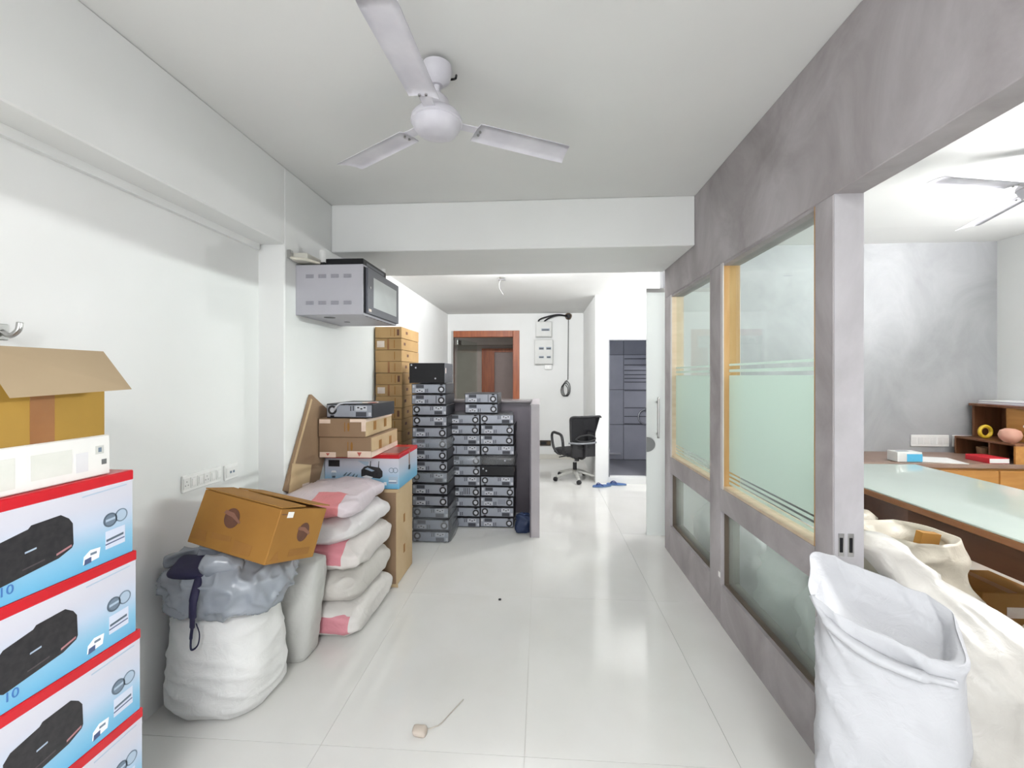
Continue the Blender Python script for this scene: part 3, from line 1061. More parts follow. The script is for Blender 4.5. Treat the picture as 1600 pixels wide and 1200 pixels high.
# blue bag on the floor beside the counter
t = thing('plastic_bag', 'dark blue plastic bag on the floor beside the counter end', 'bag', (-0.165, 4.06, 0))
link('bag_body', pillow_mesh('bag_body', 0.058, 0.075, 0.078, 4, e1=0.6, e2=0.5, amp=0.03, fold=0.02, nu=48, nv=24, flat=0.1, wr=16), mat('blue_plastic', rgb(34, 50, 84), 0.5), t)
tube('bag_knot', [(0, 0, 0.125), (0.01, -0.01, 0.15), (-0.012, 0.0, 0.165)], 0.012, MATS['blue_plastic'], t)

# ================================================================== GLASS SLIDING DOOR
gd = thing('glass_door', 'frosted glass door leaf with steel pull handle at the end of the partition', 'door', (1.35, 4.0, 0))
bx('glass_leaf', -0.399, 0.42, -0.006, 0.006, 0.012, 2.2, M_FROST, gd)
bx('top_rail', -0.399, 0.42, -0.012, 0.012, 2.2, 2.235, M_STEEL, gd)
for s in (-1, 1):
    h = tube('pull_handle', [(-0.305, s * 0.012, 0.93), (-0.305, s * 0.045, 0.93), (-0.305, s * 0.048, 0.90), (-0.305, s * 0.048, 1.08), (-0.305, s * 0.048, 1.25), (-0.305, s * 0.045, 1.215), (-0.305, s * 0.012, 1.215)], 0.011, M_STEEL, gd, n=5)
    half = [(-0.399 + 0.075 * math.cos(a), 0.83 + 0.066 * math.sin(a)) for a in [(-PI / 2 + PI * k / 14) for k in range(15)]]
    prism('patch_lock', half, 0.006, mat('patch_grey', rgb(128, 130, 130), 0.4, metal=0.5), gd, (0, -0.006 if s < 0 else 0.012, 0))
bc('floor_guide', (0.35, 0, 0.006), (0.08, 0.03, 0.012), M_STEEL, gd)

# towel ring in the toilet
tr = thing('towel_ring', 'chrome ring fitting on the grey tiled toilet wall', 'towel ring', (1.70, 7.206, 0.78))
link('hoop', tube_mesh('hoop', [(0.12 * math.cos(a), -0.02, 0.12 * math.sin(a)) for a in [2 * PI * k / 24 for k in range(25)]], 0.014, n=2), M_CHROME, tr)
bc('mount', (0, -0.012, 0.12), (0.05, 0.024, 0.05), M_CHROME, tr, 0.004)

# ================================================================== CARTONS


def decal(name, u, v, w, h, m, parent, face='-Y', D=0, t=0.0008):
    """thin label on a carton face. u,v = centre on face"""
    if face == '-Y':
        return bc(name, (u, -D - t / 2, v), (w, t, h), m, parent)
    if face == '+X':
        return bc(name, (D + t / 2, u, v), (t, w, h), m, parent)
    if face == '+Z':
        return bc(name, (u, v, D + t / 2), (w, h, t), m, parent)


# tall stack of flat cartons against the left wall
NB = 17
bh = 1.93 / NB
for i in range(NB):
    m = M_CARD if i % 3 else mat('cardboard_b', rgb(170, 138, 92), 0.8, rgb(160, 128, 84), 4)
    x0 = -1.625 + random.uniform(0, 0.006)
    t = thing('flat_carton', 'flat brown carton in the tall stack by the left wall, ' + ordl(i, NB), 'carton', (x0 + 0.133, 4.17 + random.uniform(0, 0.012), i * bh), (0, 0, random.uniform(-0.006, 0.006)), 'flat cartons by the left wall')
    bc('body', (0, 0.29, bh / 2), (0.266, 0.58, bh - 0.003), m, t, 0.003)
    decal('tape', 0.0, bh / 2, 0.02, bh - 0.006, M_TAPE, t) if i % 2 else None
    if i in (15, 11, 7):
        decal('label', -0.075, bh / 2, 0.075, 0.062, M_PAPER, t)
    if i in (16, 12, 9):
        decal('printed_mark', 0.098, bh / 2, 0.022, 0.06, M_PRINT, t)
        decal('printed_line', 0.025, bh / 2, 0.004, 0.07, M_PRINTL, t)
    decal('printed_line', 0.062, bh / 2, 0.008, bh * 0.7, M_PRINTL, t)
    decal('printed_hole', 0.10 + 0.16 * ((i * 7) % 5) / 5, bh * 0.55, 0.06, 0.028, M_PRINT, t, '+X', 0.133)

# tall carton under the printer box
TBX0, TBX1, TBY0, TBY1, TBH = -1.485, -0.99, 2.92, 3.30, 0.672
t = thing('tall_carton', 'tall brown carton standing on the floor behind the stacked sacks', 'carton', ((TBX0 + TBX1) / 2, TBY0, 0))
W2 = (TBX1 - TBX0) / 2
bc('body', (0, 0.19, TBH / 2), (2 * W2, 0.38, TBH - 0.002), M_CARDD, t, 0.004)
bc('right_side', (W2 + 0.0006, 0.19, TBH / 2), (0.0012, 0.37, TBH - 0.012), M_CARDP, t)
for zz in (0.20, 0.42):
    decal('printed_mark', 0.18, zz, 0.035, 0.06, M_PRINTL, t, '+X', W2 + 0.0012)
bc('edge_strip', (W2 - 0.03, 0.0, TBH - 0.012), (0.10, 0.004, 0.022), M_CARDP, t)
bc('edge_strip', (W2 - 0.02, 0.0, 0.012), (0.07, 0.004, 0.022), M_CARDP, t)

# printer cartons
M_ART = grad_mat('printer_carton_print', [(-0.12, rgb(92, 164, 202)), (-0.06, rgb(130, 180, 208)), (0.0, rgb(184, 196, 214)), (0.05, rgb(196, 197, 208)), (0.12, rgb(204, 203, 210))])
M_ARTG = mat('print_grey', rgb(108, 124, 140), 0.4)
M_ARTGL = mat('print_pale_grey', rgb(166, 184, 202), 0.4)
M_ARTBLK = mat('print_black', rgb(30, 30, 33), 0.35, rgb(46, 44, 46), 60)
M_ARTBLU = mat('print_blue', rgb(60, 110, 170), 0.4)
M_ARTW = mat('print_white', rgb(240, 240, 244), 0.35)


def printer_carton(label, loc, rz, variant, W=0.54, Dp=0.43, Hc=0.236, group=None):
    t = thing('printer_carton', label, 'carton', loc, (0, 0, rz), group)
    bc('body', (0, Dp / 2, (Hc - 0.004) / 2), (W, Dp, Hc - 0.004), M_ART, t, 0.002)
    bc('red_lid', (0, Dp / 2, Hc - 0.0155), (W + 0.003, Dp + 0.003, 0.029), M_RED, t, 0.003)

    def d(name, u, v, w, h, m):
        return decal(name, -W / 2 + u, v, w, h, m, t)
    if variant == 'A':
        pol = [(-0.055, 0.05), (-0.045, 0.043), (0.075, 0.060), (0.105, 0.074), (0.109, 0.082), (0.107, 0.135), (0.098, 0.150), (0.080, 0.164), (0.018, 0.160), (0.012, 0.153), (-0.045, 0.140), (-0.058, 0.125)]
        p = prism('printer_picture', pol, 0.0008, M_ARTBLK, t)
        prism('picture_highlight', [(0.070, 0.068), (0.104, 0.078), (0.104, 0.083), (0.070, 0.073)], 0.0012, mat('print_rose', rgb(170, 120, 124), 0.4), t)
        prism('picture_highlight', [(0.005, 0.099), (0.028, 0.102), (0.028, 0.106), (0.005, 0.103)], 0.0012, M_ARTGL, t)
        prism('picture_highlight', [(0.0, 0.062), (0.045, 0.068), (0.045, 0.071), (0.0, 0.065)], 0.0012, mat('print_dim', rgb(78, 70, 72), 0.4), t)
        prism('roundel', disc_poly(0.203, 0.112, 0.019, 0.019), 0.0008, M_ARTG, t)
        ring('roundel_rim', 0.203, 0.112, 0.019, 0.004, 0.0012, mat('print_slate', rgb(84, 98, 112), 0.4), t)
        prism('roundel_bar', [(0.190, 0.109), (0.216, 0.111), (0.216, 0.117), (0.190, 0.115)], 0.0014, M_ARTGL, t)
        prism('roundel', disc_poly(0.234, 0.116, 0.018, 0.018), 0.0007, M_ARTGL, t)
        ring('roundel_rim', 0.234, 0.116, 0.018, 0.003, 0.0012, M_ARTG, t)
        prism('info_panel', [(0.190, 0.035), (0.245, 0.037), (0.245, 0.085), (0.190, 0.083)], 0.0006, mat('print_lilac', rgb(205, 212, 228), 0.4), t)
        prism('text_line', [(0.192, 0.055), (0.240, 0.060), (0.240, 0.066), (0.192, 0.061)], 0.0012, mat('print_slate', rgb(84, 98, 112), 0.4), t)
        prism('text_line', [(0.190, 0.046), (0.243, 0.050), (0.243, 0.053), (0.190, 0.049)], 0.0012, mat('print_navy', rgb(70, 84, 120), 0.4), t)
        prism('ink_picture', [(0.132, 0.018), (0.172, 0.022), (0.176, 0.048), (0.150, 0.050), (0.134, 0.038)], 0.0007, M_ARTW, t)
        prism('ink_picture', [(0.134, 0.016), (0.152, 0.018), (0.152, 0.032), (0.136, 0.030)], 0.0012, mat('print_navy', rgb(70, 84, 120), 0.4), t)
        prism('ink_picture', [(0.150, 0.036), (0.166, 0.036), (0.166, 0.042), (0.150, 0.042)], 0.0012, M_ARTG, t)
        prism('text_line', [(0.13, 0.192), (0.25, 0.196), (0.25, 0.199), (0.13, 0.195)], 0.0008, M_ARTGL, t)
        text('printed_number', '10', 0.03, M_ARTBLU, t, (-0.045, -0.0004, 0.022), (PI / 2, 0, 0))
    else:
        d('dark_badge', 0.067, Hc - 0.064, 0.08, 0.045, M_ARTBLK)
        prism('small_icon', disc_poly(-W / 2 + 0.065, 0.088, 0.018, 0.026, 14), 0.0008, M_ARTGL, t)
        prism('small_icon', [(-W / 2 + 0.045, 0.108), (-W / 2 + 0.085, 0.108), (-W / 2 + 0.078, 0.122), (-W / 2 + 0.052, 0.122)], 0.001, M_ARTW, t)
        d('small_icon', 0.065, 0.078, 0.022, 0.014, mat('print_slate', rgb(84, 98, 112), 0.4))
        # slanted script strokes
        for k, (a, b, ww) in enumerate(((0.14, 0.10, 0.04), (0.165, 0.10, 0.05), (0.20, 0.092, 0.03), (0.222, 0.086, 0.026))):
            u0 = -W / 2 + a
            prism('script_stroke', [(u0 - 0.012, b - 0.014), (u0 + ww * 0.4, b + 0.010), (u0 + ww * 0.55, b + 0.010), (u0 + 0.004, b - 0.014)], 0.0008, mat('print_slate', rgb(84, 98, 112), 0.4), t)
        c = -W / 2 + 0.335
        pol = [(c - 0.075, 0.083), (c + 0.055, 0.070), (c + 0.075, 0.085), (c + 0.075, 0.12), (c + 0.055, 0.145), (c - 0.03, 0.158), (c - 0.055, 0.150), (c - 0.075, 0.128)]
        prism('printer_picture', pol, 0.0008, M_ARTBLK, t)
        prism('picture_paper', [(c - 0.07, 0.082), (c - 0.015, 0.062), (c + 0.008, 0.080), (c - 0.04, 0.092)], 0.0012, M_ARTW, t)
        prism('picture_paper', [(c - 0.05, 0.136), (c + 0.0, 0.118), (c + 0.02, 0.124), (c - 0.03, 0.146)], 0.0012, M_ARTGL, t)
        for uu in (c - 0.012, c + 0.046):
            prism('picture_antenna', [(uu - 0.003, 0.14), (uu + 0.004, 0.14), (uu + 0.006, 0.19), (uu + 0.001, 0.19)], 0.001, M_ARTBLK, t)
        prism('picture_tray', [(c - 0.10, 0.192), (c - 0.02, 0.185), (c - 0.03, 0.155), (c - 0.05, 0.160)], 0.0006, M_ARTGL, t)
        for q in (0.472, 0.500):
            ring('roundel_rim', -W / 2 + q, 0.128, 0.018, 0.004, 0.001, M_ARTG, t)
        d('info_panel', 0.485, 0.060, 0.065, 0.05, M_ARTGL)
        d('text_line', 0.48, 0.056, 0.05, 0.006, M_ARTW).location.y -= 0.0008
        d('text_line', 0.48, 0.044, 0.055, 0.004, mat('print_navy', rgb(70, 84, 120), 0.4)).location.y -= 0.0008
        d('ink_picture', 0.405, 0.030, 0.02, 0.016, M_ARTBLK)
        d('ink_picture', 0.428, 0.036, 0.02, 0.022, M_ARTW)
        # right side: hanging clip
        s = bc('strap', (W / 2 + 0.0012, 0.23, Hc - 0.06), (0.002, 0.012, 0.10), M_TAPE, t)
        bc('clip', (W / 2 + 0.003, 0.23, Hc - 0.13), (0.004, 0.028, 0.032), M_ARTBLK, t)
        decal('lid_panel', 0.10, 0.2, 0.28, 0.26, mat('lid_print', rgb(150, 92, 96), 0.25), t, '+Z', Hc - 0.001)
    return t


yo = [1.212, 1.212, 1.205, 1.192, 1.182]
for i in range(5):
    printer_carton('printer carton with red top band at the left edge, ' + ordl(i, 5), (-1.175, yo[i] - 0.27, i * 0.236), PI / 2, 'A', group='printer cartons at the left edge')
printer_carton('blue and white printer carton with red lid on the tall brown carton', ((-1.50 + -0.965) / 2, 2.925, TBH), 0, 'B', W=0.525, Dp=0.44)
PBZ = TBH + 0.236

# two taped brown cartons and a computer on top of it
M_FRAG = mat('fragile_tape', rgb(226, 206, 190), 0.5, rgb(214, 190, 172), 10)
M_FRAGR = mat('fragile_mark', rgb(176, 84, 70), 0.5)
cz = PBZ
for k, (x0, x1, h, dp, y0, lab) in enumerate(((-1.470, -1.115, 0.135, 0.52, 2.80, 'taped brown carton directly on the red printer carton lid'), (-1.470, -1.150, 0.125, 0.50, 2.79, 'taped brown carton just below the black computer'))):
    t = thing('taped_carton', lab, 'carton', ((x0 + x1) / 2, y0, cz), group='taped cartons above the printer carton')
    ww = x1 - x0
    bc('body', (0, dp / 2, h / 2), (ww, dp, h - 0.002), M_CARDD, t, 0.004)
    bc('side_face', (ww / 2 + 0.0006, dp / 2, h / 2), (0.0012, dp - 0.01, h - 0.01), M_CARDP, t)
    for yy in (0.16, 0.36):
        decal('printed_mark', yy, h * 0.5, 0.05, 0.06, M_PRINTL, t, '+X', ww / 2 + 0.0012)
    decal('printed_mark', 0.02, h * 0.55, 0.006, 0.06, M_PRINTL, t)
    prism('printed_mark', disc_poly(0.045, h * 0.55, 0.008, 0.03, 12), 0.0008, M_PRINTL, t)
    if k == 0:
        decal('fragile_tape', -ww / 2 + 0.06, 0.018, 0.11, 0.034, M_FRAG, t)
        f = decal('fragile_tape', ww / 2 - 0.08, 0.022, 0.16, 0.042, M_FRAG, t)
        prism('fragile_mark', [(-0.016, 0.014), (0.016, 0.014), (0.0, -0.014)], 0.0012, M_FRAGR, f)
        prism('fragile_mark', [(-0.012, 0.010), (0.014, 0.010), (0.0, -0.008)], 0.0012, M_FRAGR, decal('fragile_mark_base', -ww / 2 + 0.06, 0.018, 0.03, 0.02, M_FRAG, t, '-Y', 0.0008))
        bc('corner_tape', (ww / 2 + 0.002, dp / 2, 0.02), (0.001, dp, 0.035), M_FRAG, t)
    else:
        decal('fragile_tape', -ww / 2 + 0.045, h - 0.02, 0.075, 0.026, M_FRAG, t)
        decal('fragile_tape', ww / 2 - 0.055, h - 0.014, 0.10, 0.02, M_FRAG, t)
        decal('fragile_tape', ww / 2 - 0.012, h - 0.045, 0.03, 0.08, M_FRAG, t, '-Y', 0.0008)
        bc('corner_tape', (ww / 2 + 0.002, dp / 2, h - 0.014), (0.001, dp, 0.022), M_FRAG, t)
    cz += h
pc = computer('black computer case with a loose cable on top of the taped cartons', -1.262, 2.80, cz, True, -0.05, 0, group=None)
tube('loose_cable', [(-0.10, -0.008, 0.055), (-0.085, -0.014, 0.075), (-0.06, -0.006, 0.097), (-0.01, 0.03, 0.1), (0.06, 0.06, 0.1)], 0.006, M_SILL, pc)
bc('paper_scrap', (0.06, 0.12, 0.098), (0.16, 0.12, 0.001), M_PAPER, pc, rot=(0, 0, 0.4))
bc('red_scrap', (0.12, 0.09, 0.0995), (0.05, 0.06, 0.001), M_RED, pc, rot=(0, 0, 0.2))

# flat carton leaning against the column
t = thing('leaning_carton', 'flat brown carton leaning slanted against the white column', 'carton', (XC + 0.0135, 2.66, 0.92), (math.radians(-28), 0, 0))
bc('body', (0, 0.04, 0.08), (0.022, 0.36, 0.62), M_CARDD, t, 0.003)
bc('torn_edge', (0.012, -0.128, 0.14), (0.002, 0.018, 0.44), M_CARDP, t)
bc('flap', (0.0135, -0.02, -0.13), (0.003, 0.22, 0.18), M_CARDP, t, rot=(0.25, 0, 0))
bc('paper_label', (0.0155, 0.06, -0.16), (0.002, 0.08, 0.05), M_PAPER, t, rot=(0.4, 0, 0))

# white carton and open kraft carton above the left printer cartons
t = thing('white_carton', 'low white carton with faint print on the left printer cartons', 'carton', (-1.19, 0.93, 5 * 0.236), (0, 0, PI / 2))
bc('body', (0, 0.20, 0.054), (0.40, 0.40, 0.108), mat('white_card', rgb(226, 226, 222), 0.6, rgb(220, 220, 216), 5), t, 0.003)
MP = mat('faint_print', rgb(206, 208, 200), 0.6, rgb(212, 213, 206), 20)
decal('printed_panel', 0.055, 0.052, 0.09, 0.06, MP, t)
decal('printed_panel', -0.05, 0.048, 0.06, 0.07, MP, t)
decal('printed_panel', 0.125, 0.044, 0.03, 0.05, mat('faint_print_b', rgb(214, 214, 216), 0.6), t)
d = decal('barcode_mark', 0.170, 0.070, 0.022, 0.022, mat('faint_print_c', rgb(200, 202, 196), 0.6), t)
bc('mark', (0, -0.001, 0), (0.008, 0.0008, 0.012), M_ARTG, d)
d = decal('barcode_mark', 0.182, 0.036, 0.013, 0.014, mat('mark_dark', rgb(96, 98, 98), 0.6), t)

zb = 5 * 0.236 + 0.108
t = thing('open_carton', 'open kraft carton with flaps hanging out on the white carton', 'carton', (-1.2, 0.985, zb), (0, 0, PI / 2))
wl, dl, hl = 0.275, 0.38, 0.225
tk = 0.005
MK = M_CARDY
bx('front_wall', -wl / 2, wl / 2, 0, tk, 0, hl, MK, t)
bx('back_wall', -wl / 2, wl / 2, dl - tk, dl, 0, hl, MK, t)
bx('side_wall', -wl / 2, -wl / 2 + tk, tk, dl - tk, 0, hl, MK, t)
bx('side_wall', wl / 2 - tk, wl / 2, tk, dl - tk, 0, hl, MK, t)
bx('bottom', -wl / 2 + tk, wl / 2 - tk, tk, dl - tk, 0, tk, MK, t)
decal('tape', -0.012, hl * 0.40, 0.052, hl * 0.8, M_TAPE, t)
# outward front flap (wider at the outer edge, as it sags)
fv = [(-wl / 2, 0, hl), (wl / 2, 0, hl), (0.100, -0.118, hl - 0.099), (-0.166, -0.118, hl - 0.109)]
fv2 = [(x, y + 0.003, z + 0.004) for x, y, z in fv]
link('front_flap', mesh('front_flap', fv + fv2, [(0, 3, 2, 1), (4, 5, 6, 7), (0, 1, 5, 4), (1, 2, 6, 5), (2, 3, 7, 6), (3, 0, 4, 7)]), M_CARDIN, t)
bc('back_flap', (0.02, dl + 0.02, hl + 0.05), (wl - 0.01, 0.004, 0.12), M_CARDIN, t, rot=(-0.4, 0, 0))
bc('side_flap', (-wl / 2 - 0.055, dl / 2 + 0.01, hl - 0.055), (0.004, dl - 0.02, 0.15), MK, t, rot=(0, 0.72, 0))
t = thing('wall_hook', 'small grey metal hook on the left wall above the open carton', 'hook', (XL, 1.235, 1.585))
bc('plate', (0.003, 0, 0), (0.006, 0.03, 0.05), M_STEEL, t, 0.002)
tube('hook_arm', [(0.004, 0, 0.0), (0.03, 0.0, -0.012), (0.05, 0.005, 0.005), (0.052, 0.008, 0.03)], 0.008, M_STEEL, t)

# tilted ochre carton on the grey bag
t = thing('tilted_carton', 'ochre brown carton with round printed logos tilted on the grey plastic bag', 'carton', (-1.091, 1.652, 0.699), (-0.281, 0.133, -0.204))
a, b_, c = 0.404, 0.297, 0.222
tcx = -a / 2
bc('body', (tcx, b_ / 2, c / 2 - 0.002), (a, b_, c - 0.004), M_CARDO, t, 0.003)
bc('top_flap', (tcx, b_ * 0.24, c + 0.004), (a, b_ * 0.48, 0.004), M_CARDO, t, rot=(0.05, 0, 0))
bc('top_flap', (tcx + 0.01, b_ * 0.78, c + 0.010), (a * 0.97, b_ * 0.50, 0.004), M_CARDO, t, rot=(-0.04, -0.02, 0.0))
bc('flap_gap', (tcx - 0.02, b_ * 0.5, c + 0.001), (a * 0.7, 0.012, 0.003), mat('gap_dark', rgb(70, 44, 24), 0.9), t)
for (face, D_, cu, cv, n1) in (('-Y', 0, tcx - 0.02, 0.135, 'front'), ('+X', 0, 0.175, 0.118, 'side')):
    if face == '-Y':
        lg_ = prism('round_logo', disc_poly(cu, cv, 0.038, 0.040, 24), 0.0010, M_PRINT, t)
        prism('logo_scroll', [(cu - 0.046, cv + 0.012), (cu + 0.0, cv + 0.004), (cu + 0.044, cv - 0.014), (cu + 0.046, cv - 0.006), (cu + 0.004, cv + 0.022), (cu - 0.040, cv + 0.026)], 0.0014, mat('logo_scroll', rgb(132, 92, 74), 0.7), t)
        prism('printed_panel', [(cu + 0.05, 0.010), (cu + 0.14, 0.014), (cu + 0.14, 0.056), (cu + 0.05, 0.058)], 0.0008, M_PRINTL, t)
        prism('printed_panel', [(cu - 0.07, 0.040), (cu + 0.03, 0.046), (cu + 0.03, 0.066), (cu - 0.07, 0.064)], 0.0008, M_PRINTL, t)
        prism('printed_panel', [(cu - 0.17, 0.02), (cu - 0.09, 0.02), (cu - 0.10, 0.06), (cu - 0.16, 0.06)], 0.0008, M_PRINTL, t)
    else:
        h = bpy.data.objects.new('side_print', None)
        R90 = (0, 0, PI / 2)
        bpy.data.objects.remove(h)
        prism('round_logo', disc_poly(cu, cv, 0.036, 0.040, 24), 0.0010, M_PRINT, t, (0, 0, 0), R90)
        prism('logo_scroll', [(cu - 0.042, cv + 0.012), (cu, cv + 0.004), (cu + 0.042, cv - 0.014), (cu + 0.044, cv - 0.004), (cu + 0.004, cv + 0.02), (cu - 0.036, cv + 0.024)], 0.0014, mat('logo_scroll', rgb(132, 92, 74), 0.7), t, (0, 0, 0), R90)
        prism('printed_panel', [(0.12, 0.02), (0.25, 0.02), (0.25, 0.05), (0.12, 0.05)], 0.0008, M_PRINTL, t, (0, 0, 0), R90)
        prism('printed_triangle', [(0.02, 0.012), (0.07, 0.012), (0.05, 0.05)], 0.0008, M_PRINTL, t, (0, 0, 0), R90)
        prism('white_label', [(0.045, 0.182), (0.08, 0.182), (0.08, 0.206), (0.045, 0.206)], 0.0010, M_PAPERW, t, (0, 0, 0), R90)
        prism('printed_line', [(0.01, 0.194), (0.04, 0.194), (0.04, 0.198), (0.01, 0.198)], 0.0010, M_PRINT, t, (0, 0, 0), R90)

# ================================================================== SACKS ON THE LEFT
C_SACK = rgb(226, 226, 224)
M_SACKW = sack_mat('woven_sack_white', C_SACK)
M_SACKG = sack_mat('woven_sack_grey', rgb(196, 196, 192))
M_S = [
    sack_mat('sack_print_a', rgb(222, 218, 214), [(1, -0.6, -0.215), (2, 0.065, 0.165), (0, -0.6, 0.235)], rgb(208, 138, 148)),
    sack_mat('sack_print_b', rgb(206, 202, 196)),
    sack_mat('sack_print_c', rgb(222, 216, 212), [(1, -0.6, -0.14), (2, 0.085, 0.22), (0, -0.6, 0.19)], rgb(206, 132, 142)),
    sack_mat('sack_print_d', rgb(228, 224, 224), [(0, -0.6, 0.02), (1, -0.6, -0.05)], rgb(214, 206, 208)),
    sack_mat('sack_print_e', rgb(226, 214, 220), [(0, 0.02, 0.19), (1, -0.6, -0.13)], rgb(218, 136, 140), 0.3),
]
sk = [(0.250, 0.102, 0.0, -1.24, 2.585, 'white sack with a pink printed band, lowest of the sack pile'),
      (0.248, 0.098, 0.183, -1.245, 2.59, 'plain grey-white sack, second from bottom of the sack pile'),
      (0.252, 0.086, 0.362, -1.238, 2.58, 'white sack with a pink printed band, middle of the sack pile'),
      (0.240, 0.082, 0.512, -1.25, 2.58, 'plain white sack just under the top of the sack pile'),
      (0.232, 0.066, 0.655, -1.262, 2.565, 'pink and white plastic packed sack on top of the sack pile')]
for i, (a, c, z, x, y, lab) in enumerate(sk):
    me = pillow_mesh('packed_sack', a, 0.29, c, 11 + i, e1=0.5, e2=0.27, amp=0.012, ear=0.06, fold=0.013, nu=120, nv=52, flat=0.12 if i == 0 else 0.06, wr=7)
    o = link('packed_sack', me, M_S[i], None, (x, y, z), (0, 0, random.uniform(-0.04, 0.04)))
    tag(o, lab, 'sack', 'packed sacks piled by the column')

# grey-white sack standing behind the big white sack
me = column_sack('standing_sack', [(0, 0, 0, 0.19, 0.07), (0.03, 0, 0, 0.205, 0.085), (0.2, 0.01, 0, 0.215, 0.088), (0.42, 0.04, 0, 0.215, 0.08), (0.50, 0.05, 0, 0.205, 0.06), (0.52, 0.05, 0, 0.17, 0.03)], 51, e=0.4, amp=0.006, fold=0.006)
tag(link('standing_sack', me, M_SACKG, None, (-1.385, 2.185, 0)), 'grey-white woven sack standing between the big white sack and the pile', 'sack')

# big white sack in front
t = thing('woven_sack', 'big bulging white woven sack on the floor under the grey bag', 'sack', (-1.415, 1.885, 0))
me = column_sack('sack_body', [(0.0, 0, 0, 0.17, 0.13), (0.012, 0, 0, 0.195, 0.155), (0.05, 0, 0, 0.218, 0.178), (0.13, 0, 0, 0.226, 0.186), (0.22, 0, 0, 0.220, 0.18), (0.32, 0, 0, 0.206, 0.17), (0.42, 0, 0, 0.198, 0.16), (0.445, 0, 0, 0.18, 0.14)], 61, e=0.72, amp=0.010, fold=0.009, nu=140, sub=8, wr=4.5, zs=3.0, foldang=0.8)
link('sack_body', me, M_SACKW, t)
M_GREYPL = mat('grey_polythene', rgb(158, 163, 170), 0.22, rgb(142, 148, 156), 5, bump=0.25, bscale=14, spec=0.5)
t = thing('plastic_bag', 'crumpled grey plastic bag with a navy cord on the big white sack', 'bag', (-1.388, 1.872, 0.438))
me = pillow_mesh('bag_body', 0.262, 0.21, 0.118, 71, e1=0.72, e2=0.75, amp=0.022, fold=0.022, nu=150, nv=64, flat=0.12, wr=11)
link('bag_body', me, M_GREYPL, t)
M_NAVY = mat('navy_cloth', rgb(30, 26, 62), 0.6)
link('dark_contents', pillow_mesh('dark_contents', 0.085, 0.06, 0.022, 72, amp=0.02, fold=0.0, nu=32, nv=16), M_NAVY, t, (-0.065, -0.13, 0.19), (0.35, 0.05, 0.1))
tube('cord', [(-0.02, -0.14, 0.215), (-0.005, -0.185, 0.18), (0.012, -0.232, 0.12), (0.005, -0.228, 0.05), (-0.01, -0.212, 0.0), (-0.022, -0.204, -0.05), (-0.015, -0.21, -0.09), (0.008, -0.206, -0.075), (0.016, -0.206, -0.03), (0.012, -0.218, 0.02)], [0.016, 0.016, 0.014, 0.010, 0.006, 0.004, 0.004, 0.004, 0.004], M_NAVY, t, sx=1.0, sy=0.45)
for (px, py, pz, rr, sd) in ((0.045, -0.13, 0.215, (0.5, 0.2, 0.5), 73), (-0.02, -0.05, 0.235, (0.2, 0.1, 0.2), 74), (-0.16, -0.06, 0.215, (0.1, -0.2, 0.3), 75)):
    me = pillow_mesh('crumpled_fold', 0.075, 0.022, 0.032, sd, amp=0.03, fold=0.02, nu=36, nv=16, wr=14)
    link('crumpled_fold', me, M_GREYPL, t, (px, py, pz - 0.02), rr)
# torn paper strip between carton and pile
t = thing('torn_strip', 'torn white sack strip sticking up beside the tilted carton', 'scrap', (-1.245, 2.15, 0.508))
vs = [(0, 0, 0), (0.03, 0.0, 0.0), (0.045, 0.012, 0.05), (0.10, 0.02, 0.10), (0.07, 0.02, 0.105), (0.02, 0.008, 0.05)]
link('strip', mesh('strip', vs + [(x, y + 0.003, z) for x, y, z in vs], [(0, 1, 2, 5), (5, 2, 3, 4), (6, 11, 8, 7), (11, 10, 9, 8), (0, 6, 7, 1), (1, 7, 8, 2), (2, 8, 9, 3), (3, 9, 10, 4), (4, 10, 11, 5), (5, 11, 6, 0)]), M_SACKW, t)

# ================================================================== WALL SWITCHES
def switch_plate(label, y0, y1, z0, z1, mods):
    t = thing('switch_plate', label, 'switch plate', (XL, (y0 + y1) / 2, (z0 + z1) / 2))
    wd, hh = y1 - y0, z1 - z0
    bc('plate', (0.005, 0, 0), (0.010, wd, hh), M_WHITEPL, t, 0.003)
    n = len(mods)
    for k, md in enumerate(mods):
        yc = -wd / 2 + wd * (k + 0.5) / n
        s = bc('module', (0.011, yc, 0), (0.004, wd / n * 0.84, hh * 0.62), mat('white_module', rgb(228, 228, 226), 0.35), t, 0.001)
        if md == 'plug':
            for (dy, dz) in ((-0.008, -0.008), (0.008, -0.008), (0, 0.009)):
                lathe('pin_hole', [(0.003, 0), (0.003, 0.0006), (0, 0.0006)], mat('pin_shade', rgb(150, 150, 150), 0.6), s, (0.002, dy, dz), (0, PI / 2, 0), seg=8)
        elif md == 'port':
            for dy in (-0.011, 0.011):
                bc('data_port', (0.0022, dy, 0), (0.001, 0.013, 0.012), M_ARTG, s)
        else:
            bc('rocker', (0.003, 0, 0), (0.003, wd / n * 0.5, hh * 0.42), M_WHITEPL, s, 0.001)
    return t


switch_plate('wide white switch plate on the left wall above the tilted carton', 1.905, 2.150, 0.905, 0.985, ['plug', 'rocker', 'rocker', 'plug', 'rocker', 'rocker'])
switch_plate('small white data socket plate beside the wide switch plate', 2.175, 2.275, 0.897, 0.977, ['port'])

